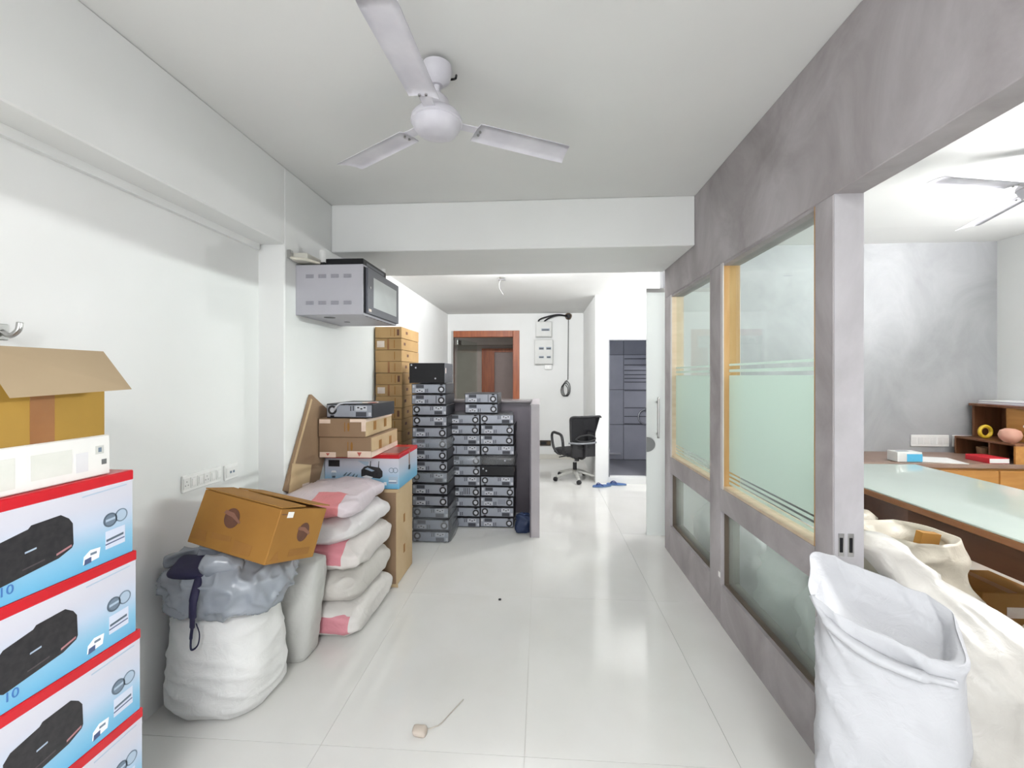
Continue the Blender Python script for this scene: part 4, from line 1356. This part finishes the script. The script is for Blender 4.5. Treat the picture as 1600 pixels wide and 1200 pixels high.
# ================================================================== OFFICE CHAIR
M_MESHF = mat('chair_mesh', rgb(62, 62, 66), 0.7, rgb(50, 50, 54), 200)
M_SEAT = mat('chair_fabric', rgb(44, 43, 46), 0.8, rgb(38, 37, 40), 40)
M_CBASE = mat('chair_base_silver', rgb(196, 196, 190), 0.35, metal=0.2)
ch = thing('office_chair', 'black mesh-back office chair on a silver star base', 'chair', (0.475, 6.13, 0), (0, 0, 0.42))
for k in range(5):
    a = math.radians(36 + 72 * k)
    ex, ey = math.cos(a), math.sin(a)
    arm = tube('base_arm', [(0, 0, 0.115), (0.10 * ex, 0.10 * ey, 0.11), (0.22 * ex, 0.22 * ey, 0.075), (0.285 * ex, 0.285 * ey, 0.062)], [0.036, 0.03, 0.026, 0.022], M_CBASE, ch, sy=0.8)
    cs = lathe('caster', [(0.0, -0.022), (0.026, -0.022), (0.029, -0.010), (0.029, 0.010), (0.026, 0.022), (0, 0.022)], M_DARK, ch, (0.30 * ex, 0.30 * ey, 0.030), (PI / 2, 0, a + 0.6), seg=18)
cyl('gas_column', (0, 0, 0.10), (0, 0, 0.24), 0.028, M_DARK, ch)
cyl('gas_piston', (0, 0, 0.235), (0, 0, 0.33), 0.014, M_CHROME, ch)
bc('tilt_mechanism', (0, -0.01, 0.335), (0.15, 0.22, 0.05), M_DARK, ch, 0.012)
cyl('tension_knob', (0.0, -0.06, 0.27), (0.0, -0.06, 0.325), 0.03, M_DARK, ch)
tube('tilt_lever', [(-0.06, 0, 0.335), (-0.16, 0.0, 0.335), (-0.24, 0.01, 0.325)], 0.008, M_DARK, ch)
me = pillow_mesh('seat', 0.245, 0.24, 0.042, 90, e1=0.5, e2=0.45, amp=0.004, fold=0.0, nu=48, nv=18)
link('seat', me, M_SEAT, ch, (0, 0.02, 0.355))
bc('seat_shell', (0, 0.02, 0.368), (0.43, 0.42, 0.022), M_DARK, ch, 0.008)
# backrest: frame, mesh, lumbar
bkt = math.radians(10)


def BK(x, z):
    return Vector((x, -0.235 - (z - 0.45) * math.sin(bkt) - 0.03 * (1 - (x / 0.22) ** 2), z))


fr_pts = [BK(-0.185, 0.50), BK(-0.205, 0.62), BK(-0.225, 0.80), BK(-0.222, 0.895), BK(-0.11, 0.905), BK(0.0, 0.905), BK(0.11, 0.905), BK(0.222, 0.895), BK(0.225, 0.80), BK(0.205, 0.62), BK(0.185, 0.50), BK(0.09, 0.485), BK(0, 0.48), BK(-0.09, 0.485), BK(-0.185, 0.50)]
tube('back_frame', fr_pts, 0.014, M_DARK, ch, n=6)
vs, fs = [], []
NX, NZ = 16, 14
for j in range(NZ + 1):
    z = 0.495 + (0.90 - 0.495) * j / NZ
    hw = 0.185 + 0.04 * min(1, (z - 0.5) / 0.3)
    for i in range(NX + 1):
        vs.append(BK(-hw + 2 * hw * i / NX, z))
n = len(vs)
vs += [v + Vector((0, 0.004, 0)) for v in vs]
for j in range(NZ):
    for i in range(NX):
        a = j * (NX + 1) + i
        fs.append((a, a + 1, a + NX + 2, a + NX + 1))
        fs.append((n + a, n + a + NX + 1, n + a + NX + 2, n + a + 1))
M_NET = glass_mat('chair_net', (0.75, 0.75, 0.76, 1), refl=1.02, rough=0.6, film=0.74, film_c=(0.035, 0.035, 0.04, 1))
link('back_mesh', mesh('back_mesh', vs, fs, True), M_NET, ch)
tube('lumbar_frame', [BK(-0.15, 0.60) + Vector((0, -0.02, 0)), BK(-0.10, 0.645) + Vector((0, -0.025, 0)), BK(0, 0.66) + Vector((0, -0.03, 0)), BK(0.10, 0.645) + Vector((0, -0.025, 0)), BK(0.15, 0.60) + Vector((0, -0.02, 0)), BK(0.08, 0.575) + Vector((0, -0.025, 0)), BK(0, 0.57) + Vector((0, -0.03, 0)), BK(-0.08, 0.575) + Vector((0, -0.025, 0)), BK(-0.15, 0.60) + Vector((0, -0.02, 0))], 0.009, M_DARK, ch)
tube('support_bar', [BK(-0.23, 0.555), BK(-0.12, 0.548) + Vector((0, -0.03, 0)), BK(0, 0.545) + Vector((0, -0.035, 0)), BK(0.12, 0.548) + Vector((0, -0.03, 0)), BK(0.23, 0.555)], 0.014, mat('chair_bar_grey', rgb(120, 122, 126), 0.4), ch)
prism('lower_shell', [(-0.19, 0.36), (0.19, 0.36), (0.185, 0.54), (-0.185, 0.54)], 0.03, M_DARK, ch, (0, -0.245, 0))
tube('back_spine', [(0, -0.06, 0.33), (0, -0.20, 0.33), (0, -0.29, 0.40), (0, -0.295, 0.54)], 0.022, M_DARK, ch)
for s in (-1, 1):
    tube('armrest', [(s * 0.20, -0.17, 0.39), (s * 0.265, -0.18, 0.42), (s * 0.275, -0.17, 0.56), (s * 0.275, -0.12, 0.645), (s * 0.275, 0.02, 0.66), (s * 0.275, 0.12, 0.655), (s * 0.275, 0.165, 0.60), (s * 0.272, 0.12, 0.46), (s * 0.25, 0.06, 0.385), (s * 0.20, 0.02, 0.36)], 0.019, M_DARK, ch)

# ================================================================== SLIPPERS
M_SOLE = mat('slipper_sole', rgb(74, 106, 158), 0.7, rgb(66, 96, 148), 12)
M_SOLEE = mat('slipper_edge', rgb(112, 130, 146), 0.7)
M_STRAP = mat('slipper_strap', rgb(34, 52, 110), 0.5)


def slipper(label, loc, rz):
    t = thing('slipper', label, 'slipper', loc, (0, 0, rz), 'blue slippers by the toilet door')
    pts = []
    for k in range(28):
        a = 2 * PI * k / 28
        x = 0.13 * math.cos(a)
        wv = 0.043 + 0.010 * math.cos(a) - 0.006 * math.cos(2 * a)
        pts.append((x, wv * math.sin(a)))
    for (nm, z0, z1, m, sc) in (('outsole', 0.0, 0.012, M_SOLEE, 1.0), ('footbed', 0.012, 0.022, M_SOLE, 0.985)):
        vs = [(x * sc, y * sc, z0) for x, y in pts] + [(x * sc, y * sc, z1) for x, y in pts]
        n = len(pts)
        link(nm, mesh(nm, vs, [tuple(reversed(range(n))), tuple(range(n, 2 * n))] + [(i, (i + 1) % n, n + (i + 1) % n, n + i) for i in range(n)]), m, t)
    tube('strap', [(-0.005, 0.042, 0.02), (0.03, 0.034, 0.045), (0.065, 0.012, 0.04), (0.075, 0, 0.022)], 0.008, M_STRAP, t, sy=0.6)
    tube('strap', [(-0.005, -0.042, 0.02), (0.03, -0.034, 0.045), (0.065, -0.012, 0.04), (0.075, 0, 0.022)], 0.008, M_STRAP, t, sy=0.6)
    return t


slipper('blue slipper lying nearest the office chair', (0.795, 5.74, 0), 0.25 + PI)
slipper('blue slipper lying just in front of the toilet doorstep', (1.0, 5.845, 0), PI - 0.10)

# ================================================================== ELECTRICAL ON THE FAR WALL
M_PANEL = mat('panel_grey', rgb(204, 205, 202), 0.45)


def breaker_panel(label, x0, x1, z0, z1, slots):
    t = thing('breaker_panel', label, 'electrical panel', ((x0 + x1) / 2, YB, (z0 + z1) / 2))
    wd, hh = x1 - x0, z1 - z0
    bc('enclosure', (0, -0.04, 0), (wd, 0.08, hh), M_PANEL, t, 0.006)
    d = bc('panel_door', (0, -0.084, 0), (wd - 0.02, 0.008, hh - 0.02), M_PANEL, t, 0.003)
    for (u, v, sw, sh) in slots:
        f = bc('breaker_window', (u, -0.0045, v), (sw, 0.003, sh), M_ARTG, d)
        bc('breaker', (0, -0.002, -sh * 0.1), (sw * 0.8, 0.002, sh * 0.4), M_BLACK, f)
    return t


breaker_panel('small grey breaker panel at the end of the black cables', -0.09, 0.19, 2.118, 2.385, [(0.03, -0.01, 0.14, 0.04)])
breaker_panel('larger grey breaker panel with four windows below the small one', -0.111, 0.211, 1.645, 2.075, [(-0.04, 0.06, 0.085, 0.045), (0.085, 0.06, 0.085, 0.045), (-0.04, -0.09, 0.085, 0.035), (0.085, -0.09, 0.07, 0.035)])
t = thing('switch_box', 'small white switch box under the larger breaker panel', 'switch box', (0.128, YB, 1.60))
bc('box_body', (0, -0.02, 0), (0.125, 0.04, 0.085), M_WHITEPL, t, 0.006)
bc('rocker', (0, -0.041, 0), (0.03, 0.004, 0.04), M_PAPERW, t, 0.001)
t = thing('cable_run', 'black cables curving from a ceiling hole with a hanging coiled wire', 'cable', (0.477, YB, 2.48))
lathe('wall_hole', [(0.055, 0), (0.055, 0.004), (0.0, 0.004)], M_BLACK, t, (0, 0, 0), (PI / 2, 0, 0))
tube('ragged_rim', [(0.05 * math.cos(a) * (1 + 0.15 * math.sin(5 * a)), -0.008, 0.05 * math.sin(a)) for a in [2 * PI * k / 12 for k in range(13)]], 0.010, mat('rubble_brown', rgb(96, 80, 62), 0.9), t, n=3)
tube('thick_cable', [(-0.02, -0.02, 0.005), (-0.20, -0.06, 0.02), (-0.40, -0.05, -0.02), (-0.50, -0.04, -0.06), (-0.52, -0.04, -0.095)], 0.013, M_BLACK, t)
tube('thick_cable', [(-0.02, -0.03, 0.0), (-0.18, -0.07, 0.01), (-0.32, -0.06, -0.03), (-0.40, -0.04, -0.075), (-0.415, -0.04, -0.095)], 0.013, M_BLACK, t)
tube('hanging_wire', [(0, -0.02, -0.02), (-0.003, -0.03, -0.4), (-0.006, -0.03, -0.8), (-0.01, -0.035, -1.1)], 0.006, M_BLACK, t)
loops = []
for k in range(45):
    a = 2 * PI * k / 15 + PI / 2
    loops.append((-0.02 - 0.02 * (k / 15) + 0.065 * math.cos(a), -0.035 - 0.004 * (k / 15), -1.25 - 0.015 * (k // 15) + (0.14 - 0.015 * (k / 15)) * math.sin(a)))
tube('wire_coil', loops, 0.006, M_BLACK, t, n=2)
t = thing('junction_box', 'open dark junction box low on the far wall beside the chair', 'junction box', (0.075, YB, 0.28))
bc('box_body', (0, -0.012, 0), (0.20, 0.024, 0.09), mat('box_dark_brown', rgb(60, 50, 42), 0.7), t, 0.003)
lathe('knockout', [(0.03, 0), (0.03, 0.004), (0, 0.004)], mat('rubble_brown', rgb(96, 80, 62), 0.9), t, (0.06, -0.024, 0), (PI / 2, 0, 0), seg=14)
bc('opening', (-0.03, -0.0245, 0), (0.09, 0.002, 0.05), M_BLACK, t)

# dangling wire on the lower ceiling
t = thing('ceiling_wire', 'loose ceiling rose with a dangling wire beyond the cross beam', 'wire', (-0.43, 4.80, ZF))
lathe('rose', [(0.0, -0.02), (0.035, -0.018), (0.045, 0.0)], M_STEEL, t)
bc('broken_clip', (0.0, 0, -0.024), (0.08, 0.02, 0.01), M_DARK, t)
tube('wire', [(-0.01, 0, -0.02), (-0.03, 0.0, -0.07), (-0.02, 0.0, -0.13), (0.02, 0.0, -0.19)], 0.003, mat('wire_grey', rgb(120, 120, 118), 0.5), t)

# ================================================================== FLOOR LITTER
t = thing('paper_scrap', 'small crumpled paper scrap with a thread on the floor', 'scrap', (-0.49, 1.735, 0))
link('crumple', pillow_mesh('crumple', 0.022, 0.018, 0.013, 95, amp=0.012, fold=0.008, nu=24, nv=14, flat=0.1), mat('scrap_beige', rgb(196, 184, 172), 0.7), t)
tube('thread', [(0.015, 0.01, 0.006), (0.05, 0.03, 0.004), (0.075, 0.05, 0.004), (0.10, 0.10, 0.004), (0.125, 0.15, 0.004), (0.145, 0.19, 0.004)], 0.0022, mat('thread_beige', rgb(186, 178, 168), 0.7), t)
o = link('pebble', pillow_mesh('pebble', 0.009, 0.007, 0.005, 96, amp=0.003, fold=0, nu=16, nv=10), M_DARK, None, (-0.264, 2.80, 0))
tag(o, 'tiny dark speck of grit on the pale floor', 'grit')

# ================================================================== CABIN: TABLE, CABINET, SACKS
M_TABW = mat('table_wood', rgb(150, 100, 62), 0.4, rgb(136, 88, 52), 3, stretch=(8, 1, 8))
M_TABD = mat('table_wood_dark', rgb(92, 58, 38), 0.45, rgb(82, 50, 32), 3, stretch=(8, 1, 8))
M_TABG = mat('table_glass', rgb(196, 208, 200), 0.06, rgb(192, 204, 196), 2)
tb = thing('glass_topped_table', 'long wooden table with a greenish glass top running towards the viewer', 'table', (2.5, 2.3, 0))
bx('table_board', -0.47, 0.46, -1.5, 1.35, 0.705, 0.74, M_TABW, tb, bevel=0.004)
bx('glass_top', -0.465, 0.455, -1.495, 1.345, 0.74, 0.749, M_TABG, tb, bevel=0.002)
bx('apron', -0.43, -0.405, -1.4, 0.30, 0.56, 0.705, M_TABD, tb)
bx('apron', 0.40, 0.42, -1.4, 1.3, 0.56, 0.705, M_TABD, tb)
bx('leg_panel', -0.42, 0.42, -1.42, -1.39, 0, 0.705, M_TABD, tb)
bx('leg_panel', -0.10, 0.42, 1.27, 1.30, 0, 0.705, M_TABD, tb)

cb = thing('side_cabinet', 'brown wooden side cabinet with drawers along the grey cabin wall', 'cabinet', (3.45, 3.68, 0))
M_CAB = mat('cabinet_wood', rgb(178, 128, 66), 0.4, rgb(164, 114, 56), 3, stretch=(1, 8, 8))
bx('carcass', -0.35, 0.68, 0.02, 0.55, 0.05, 0.715, M_CAB, cb)
bx('worktop', -0.95, 0.69, 0.0, 0.56, 0.715, 0.749, mat('worktop_brown', rgb(142, 118, 104), 0.35, rgb(130, 106, 92), 4), cb, bevel=0.003)
bx('plinth', -0.33, 0.66, 0.04, 0.5, 0, 0.05, M_TABD, cb)
for k in range(2):
    for q in range(3):
        x0 = -0.345 + k * 0.515
        z0 = 0.06 + q * 0.215
        dw = bx('drawer', x0, x0 + 0.505, 0.002, 0.02, z0, z0 + 0.205, M_CAB, cb, bevel=0.003)
        bc('handle', (0.0, -0.014, 0.0), (0.13, 0.012, 0.025), M_BLACK, dw, 0.003)

ht = thing('desk_hutch', 'dark brown wooden pigeonhole shelf standing on the side cabinet', 'shelf', (3.90, 3.75, 0.749), (0, 0, -PI / 2))
M_HUT = mat('hutch_wood', rgb(120, 78, 52), 0.45, rgb(104, 66, 42), 3, stretch=(8, 8, 1))
# local -Y faces the table (world -X); local +X runs towards the viewer
bx('side_panel', -0.46, -0.44, 0, 0.245, 0, 0.43, M_HUT, ht)
bx('side_panel', 0.06, 0.08, 0, 0.245, 0, 0.43, M_HUT, ht)
bx('back_panel', -0.44, 0.06, 0.23, 0.245, 0, 0.43, M_HUT, ht)
bx('top_panel', -0.475, 0.095, -0.02, 0.245, 0.43, 0.452, M_HUT, ht, bevel=0.003)
bx('divider', -0.17, -0.155, 0.0, 0.23, 0.16, 0.43, M_CAB, ht)
bx('shelf_board', -0.44, 0.06, 0.0, 0.23, 0.142, 0.158, M_HUT, ht)
bx('lower_box_top', -0.45, 0.06, -0.16, 0.0, 0.142, 0.158, M_HUT, ht)
bx('lower_box_side', -0.45, -0.435, -0.16, 0.0, 0.0, 0.142, M_HUT, ht)
bx('lower_box_side', 0.045, 0.06, -0.16, 0.0, 0.0, 0.142, M_CAB, ht)
bx('lower_divider', -0.16, -0.148, -0.15, 0.0, 0.0, 0.142, M_HUT, ht)
bx('door_panel', -0.155, 0.06, -0.001, 0.012, 0.16, 0.43, M_CAB, ht)
lathe('door_knob', [(0.006, 0), (0.012, 0.012), (0.0, 0.018)], M_PAPERW, ht, (-0.02, 0.0, 0.29), (PI / 2, 0, 0), seg=12)

zt = 0.749
t = thing('paper_pile', 'pile of papers lying on top of the pigeonhole shelf', 'papers', (4.01, 3.95, zt + 0.452))
for k in range(4):
    bc('sheet', (0.004 * k, 0.0, 0.004 + 0.008 * k), (0.24, 0.40, 0.007), M_PAPERW if k % 2 else mat('purple_paper', rgb(190, 182, 196), 0.6), t, rot=(0, 0, 0.03 * (k - 1)))
t = thing('tape_roll', 'yellow tape roll standing on the pigeonhole shelf board', 'tape roll', (3.83, 4.02, zt + 0.158))
link('roll', tube_mesh('roll', [(0.046 * math.cos(a), 0, 0.060 + 0.046 * math.sin(a)) for a in [2 * PI * k / 20 for k in range(21)]], 0.014, n=2), mat('yellow_tape', rgb(204, 172, 48), 0.4), t)
t = thing('round_jar', 'pale pink round jar at the edge of the pigeonhole shelf', 'jar', (3.81, 3.80, zt + 0.158))
lathe('jar_body', [(0.0, 0.0), (0.035, 0.0), (0.062, 0.03), (0.070, 0.06), (0.060, 0.095), (0.03, 0.112), (0.0, 0.115)], mat('pink_jar', rgb(214, 164, 144), 0.4), t)
t = thing('red_book', 'red book lying on the side cabinet before the pigeonhole shelf', 'book', (3.64, 3.81, zt))
bc('cover', (0, 0, 0.022), (0.15, 0.20, 0.044), mat('book_red', rgb(196, 40, 52), 0.4), t, 0.003)
bc('pages', (0, -0.001, 0.022), (0.145, 0.20, 0.034), M_PAPERW, t)
t = thing('brown_cup', 'small brown pot inside the lower box of the pigeonhole shelf', 'pot', (3.82, 4.03, zt))
lathe('pot_body', [(0, 0), (0.035, 0), (0.042, 0.08), (0.036, 0.085), (0.03, 0.01), (0, 0.01)], mat('pot_brown', rgb(134, 100, 70), 0.5), t)
t = thing('paper_sheet', 'large white paper sheet lying on the side cabinet', 'paper', (3.24, 3.85, zt))
bc('sheet', (0, 0, 0.002), (0.36, 0.27, 0.004), M_PAPERW, t, rot=(0, 0, -0.25))
t = thing('tissue_box', 'white and blue tissue box at the back end of the glass-topped table', 'box', (2.98, 3.78, zt))
bc('box_body', (0, 0, 0.042), (0.19, 0.11, 0.08), M_WHITEPL, t, 0.003)
bc('blue_end', (0.035, -0.0565, 0.036), (0.118, 0.002, 0.062), mat('tissue_blue', rgb(84, 172, 210), 0.5), t)
bc('opening', (-0.02, 0, 0.0825), (0.09, 0.03, 0.001), M_ARTG, t)

# white socket plates on the cabin wall
for (x0, x1, z0, z1, lab, mods) in ((3.40, 3.73, 0.80, 0.905, 'long white socket plate on the grey cabin wall', 6), (3.76, 3.97, 0.80, 0.905, 'shorter white socket plate next to the pigeonhole shelf', 4)):
    t = thing('socket_plate', lab, 'socket plate', ((x0 + x1) / 2, YRW, (z0 + z1) / 2))
    bc('plate', (0, -0.006, 0), (x1 - x0, 0.012, z1 - z0), M_PAPERW, t, 0.003)
    for k in range(mods):
        bc('module', (-(x1 - x0) / 2 + (x1 - x0) * (k + 0.5) / mods, -0.013, 0), ((x1 - x0) / mods * 0.8, 0.003, (z1 - z0) * 0.6), M_WHITEPL, t, 0.001)

# white carton and brown carton under the table
t = thing('small_carton', 'small brown carton on the floor beneath the glass-topped table', 'carton', (2.62, 2.75, 0))
bc('body', (0, 0, 0.12), (0.32, 0.30, 0.24), M_CARDO, t, 0.004)
bc('tape', (0, 0, 0.2405), (0.05, 0.30, 0.001), M_TAPE, t)
decal('label', 0.02, 0.13, 0.1, 0.06, M_PAPER, t, '-Y', 0.15)

# sacks in the cabin
M_SACKT = sack_mat('translucent_sack', rgb(206, 203, 197), rough=0.4)
M_SACKY = sack_mat('cream_sack', rgb(200, 192, 176), rough=0.45)
M_SACKN = sack_mat('bright_white_sack', rgb(187, 188, 192), rough=0.5)
t = thing('woven_sack', 'tall bright white sack with an open mouth in the cabin opening', 'sack', (0.972, 1.292, 0), (0, 0, math.radians(-37)))


def tilt0(x, y):
    return 0.36 * y - 0.24 * x + 0.15 * max(0, -x - 0.09)


me = column_sack('sack_body', [(0, 0, 0, 0.13, 0.10), (0.02, 0, 0, 0.148, 0.118), (0.2, 0, 0, 0.153, 0.124), (0.45, 0, 0, 0.153, 0.122), (0.62, 0, 0, 0.151, 0.118), (0.72, -0.002, 0, 0.151, 0.114), (0.785, -0.014, 0.0, 0.160, 0.110), (0.800, -0.020, 0.002, 0.160, 0.106), (0.79, -0.020, 0.004, 0.150, 0.096), (0.765, -0.012, 0.006, 0.132, 0.080), (0.74, 0, 0, 0.10, 0.055), (0.73, 0, 0, 0.04, 0.02)], 101, e=0.40, amp=0.008, fold=0.012, nu=150, sub=7, tilt=tilt0, foldang=2.0, wr=5)
link('sack_body', me, M_SACKN, t)
me = tube_mesh('mouth_fold', [(-0.165, -0.085, 0.81), (-0.12, -0.117, 0.755), (-0.04, -0.127, 0.715), (0.05, -0.127, 0.70), (0.13, -0.112, 0.70)], [0.010, 0.016, 0.018, 0.016, 0.010], seg=10, sx=1.0, sy=0.8)
link('mouth_fold', me, M_SACKN, t)

t = thing('woven_sack', 'cream white sack with a slanting twisted neck behind the bright sack', 'sack', (1.50, 1.62, 0))
me = column_sack('sack_body', [(0, 0, 0, 0.17, 0.15), (0.03, 0, 0, 0.22, 0.20), (0.25, 0, 0, 0.235, 0.21), (0.45, 0, 0, 0.225, 0.20), (0.56, -0.02, 0.02, 0.19, 0.16), (0.64, -0.06, 0.06, 0.12, 0.10), (0.70, -0.12, 0.11, 0.07, 0.06), (0.80, -0.19, 0.17, 0.075, 0.06), (0.83, -0.20, 0.18, 0.03, 0.02)], 111, e=0.7, amp=0.02, fold=0.022, nu=128, sub=6, wr=6, foldang=1.5)
link('sack_body', me, M_SACKT, t)
t = thing('woven_sack', 'yellowish white sack at the right edge before the table', 'sack', (1.90, 1.60, 0))
me = column_sack('sack_body', [(0, 0, 0, 0.11, 0.17), (0.03, 0, 0, 0.125, 0.20), (0.3, 0, 0, 0.128, 0.21), (0.48, 0, 0.02, 0.13, 0.18), (0.55, -0.02, 0.05, 0.09, 0.12), (0.585, -0.03, 0.06, 0.04, 0.05)], 121, e=0.7, amp=0.02, fold=0.02, nu=110, sub=6, wr=6)
link('sack_body', me, M_SACKY, t)
t = thing('woven_sack', 'tall cream plastic sack with a torn top and cardboard showing', 'sack', (1.72, 2.16, 0))
me = column_sack('sack_body', [(0, 0, 0, 0.17, 0.17), (0.03, 0, 0, 0.21, 0.21), (0.3, 0, 0, 0.22, 0.215), (0.5, 0, 0, 0.21, 0.20), (0.64, 0, 0, 0.19, 0.17), (0.72, 0.0, 0, 0.165, 0.14), (0.70, 0, 0.0, 0.13, 0.11), (0.62, 0, 0, 0.09, 0.08)], 131, e=0.75, amp=0.024, fold=0.026, nu=128, sub=6, wr=6)
link('sack_body', me, M_SACKY, t)
bc('cardboard_piece', (0.05, -0.03, 0.66), (0.10, 0.03, 0.14), M_CARDO, t, rot=(0.1, 0.15, 0.2))
for (x, y, h, r, sd, lab, m) in ((1.315, 1.985, 0.60, 0.135, 141, 'white sack right behind the nearer low glass pane, closest to the end post', M_SACKN), (1.325, 2.345, 0.68, 0.155, 142, 'white sack right behind the nearer low glass pane, by the middle post', M_SACKN), (1.36, 2.92, 0.60, 0.185, 143, 'white sack behind the farther low glass pane, by the middle post', M_SACKN), (1.35, 3.36, 0.52, 0.175, 145, 'white sack behind the farther low glass pane, at its far end', M_SACKN), (1.80, 2.68, 0.66, 0.17, 144, 'pale sack on the floor close to the table edge', M_SACKY)):
    t = thing('woven_sack', lab, 'sack', (x, y, 0), group='sacks behind the glass partition')
    me = column_sack('sack_body', [(0, 0, 0, r * 0.8, r * 0.8), (0.03, 0, 0, r, r), (h * 0.4, 0, 0, r * 1.05, r * 1.02), (h * 0.7, 0, 0, r * 0.98, r * 0.95), (h * 0.88, 0.01, 0, r * 0.7, r * 0.65), (h, 0.02, 0, r * 0.4, r * 0.3), (h * 1.02, 0.02, 0, r * 0.1, r * 0.1)], sd, e=0.8, amp=0.025, fold=0.028, nu=110, sub=6, wr=6)
    link('sack_body', me, m, t)
